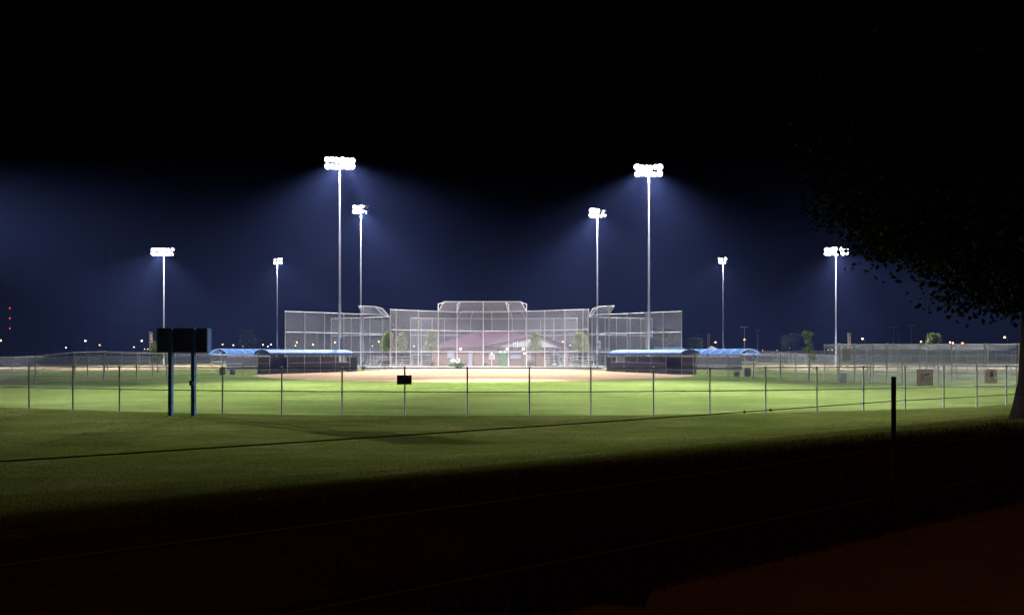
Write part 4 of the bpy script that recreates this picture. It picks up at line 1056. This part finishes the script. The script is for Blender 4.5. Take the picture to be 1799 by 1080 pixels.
shrub(932, 642, 18, 11, 109.5, 'dark shrub below the young tree by the grey gable', 4)
shrub(1012, 638, 30, 9, 110, 'wide shrub bed behind the right bleacher', 5)
shrub(1036, 638, 20, 9, 110, 'shrub beside the right tall pole foot', 6)

# big dark tree at the right edge of the picture
def oak():
    rng = np.random.RandomState(42); bx, by = 8.95, 11.0; bz = float(ground_z(bx, by))
    r = empty('oak_tree', (bx, by, bz), 'large dark tree overhanging the right edge of the picture', 'tree')
    mb = MB()
    prof = [(0.52, -0.15), (0.44, 0.15), (0.36, 0.6), (0.32, 1.4), (0.30, 2.4), (0.27, 3.3)]
    mb.lathe(prof, (bx, by, bz), 16)
    top = Vector((bx, by, bz + 3.2))
    def under(d, an): return bz + 1.55 + 0.40 * d + 0.8 * np.maximum(0, d - 2.0) ** 1.2 + 0.22 * np.sin(an * 7 + 0.6) * (d > 1) + 0.12 * np.sin(an * 15 + d * 4)
    C = []
    while len(C) < 480:
        t = rng.rand() * 6.283; d = 3.4 * math.sqrt(rng.rand()); u = float(under(d, t)) + 0.25; h = bz + 3.8 + 4.6 * math.sqrt(max(0, 1 - (d / 3.55) ** 2))
        if h <= u + 0.2: continue
        z = u + (h - u) * rng.rand() ** 1.7
        C.append((bx + d * math.cos(t), by + d * math.sin(t), z))
    C = np.array(C)
    # limbs run from the fork to spread clumps, twigs from the limbs to the rest
    nodes = []
    def curve(a, b, r0, r1, k=5):
        a, b = Vector(a), Vector(b); mid = (a + b) / 2 + Vector((0, 0, 0.12 * (b - a).length)) + Vector(rng.normal(size=3)) * 0.06 * (b - a).length
        p = a
        for i in range(k):
            t = (i + 1) / k; q = a * (1 - t) ** 2 + mid * (2 * t * (1 - t)) + b * t * t
            mb.tube(p, q, r0 + (r1 - r0) * i / k, r0 + (r1 - r0) * (i + 1) / k, n=6, cap=False); p = q; nodes.append((q, r0 + (r1 - r0) * t))
    for i in range(26): curve(top + Vector((0, 0, rng.uniform(-0.7, 0.1))), C[i * 18], 0.13, 0.025)
    main = list(nodes)
    for c in C:
        c = Vector(c); b = min(main, key=lambda q: (q[0] - c).length)
        if 0.15 < (b[0] - c).length < 2.2: curve(b[0], c, min(0.022, b[1] * 0.6), 0.004, 3)
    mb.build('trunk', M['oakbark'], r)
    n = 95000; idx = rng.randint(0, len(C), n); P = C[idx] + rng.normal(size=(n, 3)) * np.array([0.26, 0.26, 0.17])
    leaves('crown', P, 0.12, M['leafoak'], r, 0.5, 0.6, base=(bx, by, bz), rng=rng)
oak()

# ------------------------------------------------------------------ path lamp behind the camera: its sodium light falls on the path
def path_lamp():
    X, Y, z = 7.0, -7.5, 5.2; r = empty('path_lamp', (X, Y, 0.75), 'sodium path lamp beside the path, behind the viewer', 'street lamp')
    mb = MB(); mb.lathe([(0.12, 0), (0.12, 0.1), (0.06, 0.12), (0.045, 4.4)], (X, Y, 0.75), 10); mb.build('pole', M['dullsteel'], r)
    mb = MB(); mb.tube((X, Y, z - 0.1), (X - 0.5, Y + 0.3, z), 0.03); mb.build('arm', M['dullsteel'], r)
    mb = MB(); mb.box((X - 0.55, Y + 0.33, z + 0.02), (0.4, 0.3, 0.12)); mb.build('head', M['dullsteel'], r)
    mb = MB(); mb.sphere((X - 0.55, Y + 0.33, z - 0.12), 0.11, 10, 6); mb.build('globe', M['lamppath'], r)
    L = bpy.data.lights.new('path_lamp_light', 'POINT'); L.energy = 820; L.color = (1.0, 0.29, 0.09); L.shadow_soft_size = 0.12
    o = bpy.data.objects.new('path_lamp_light', L); COL.objects.link(o); o.parent = r; o.location = Vector((X - 0.55, Y + 0.33, z - 0.36)) - wloc(r)
path_lamp()

# ------------------------------------------------------------------ damp night air that shows the beams
def haze():
    mb = MB(); mb.box((0, 0, 36.0), (2900, 2900, 74.0)); m = bpy.data.materials.new('night_haze'); m.use_nodes = True
    n = m.node_tree.nodes; l = m.node_tree.links; n.remove(n['Principled BSDF'])
    v = n.new('ShaderNodeVolumePrincipled'); v.inputs['Color'].default_value = (*HAZE_COLOR, 1); v.inputs['Density'].default_value = HAZE_DENSITY
    v.inputs['Anisotropy'].default_value = 0.25
    l.new(v.outputs[0], n['Material Output'].inputs['Volume'])
    o = mb.build('haze', m); tag(o, 'thin damp night haze lit by the floodlights', kind='stuff')
haze()
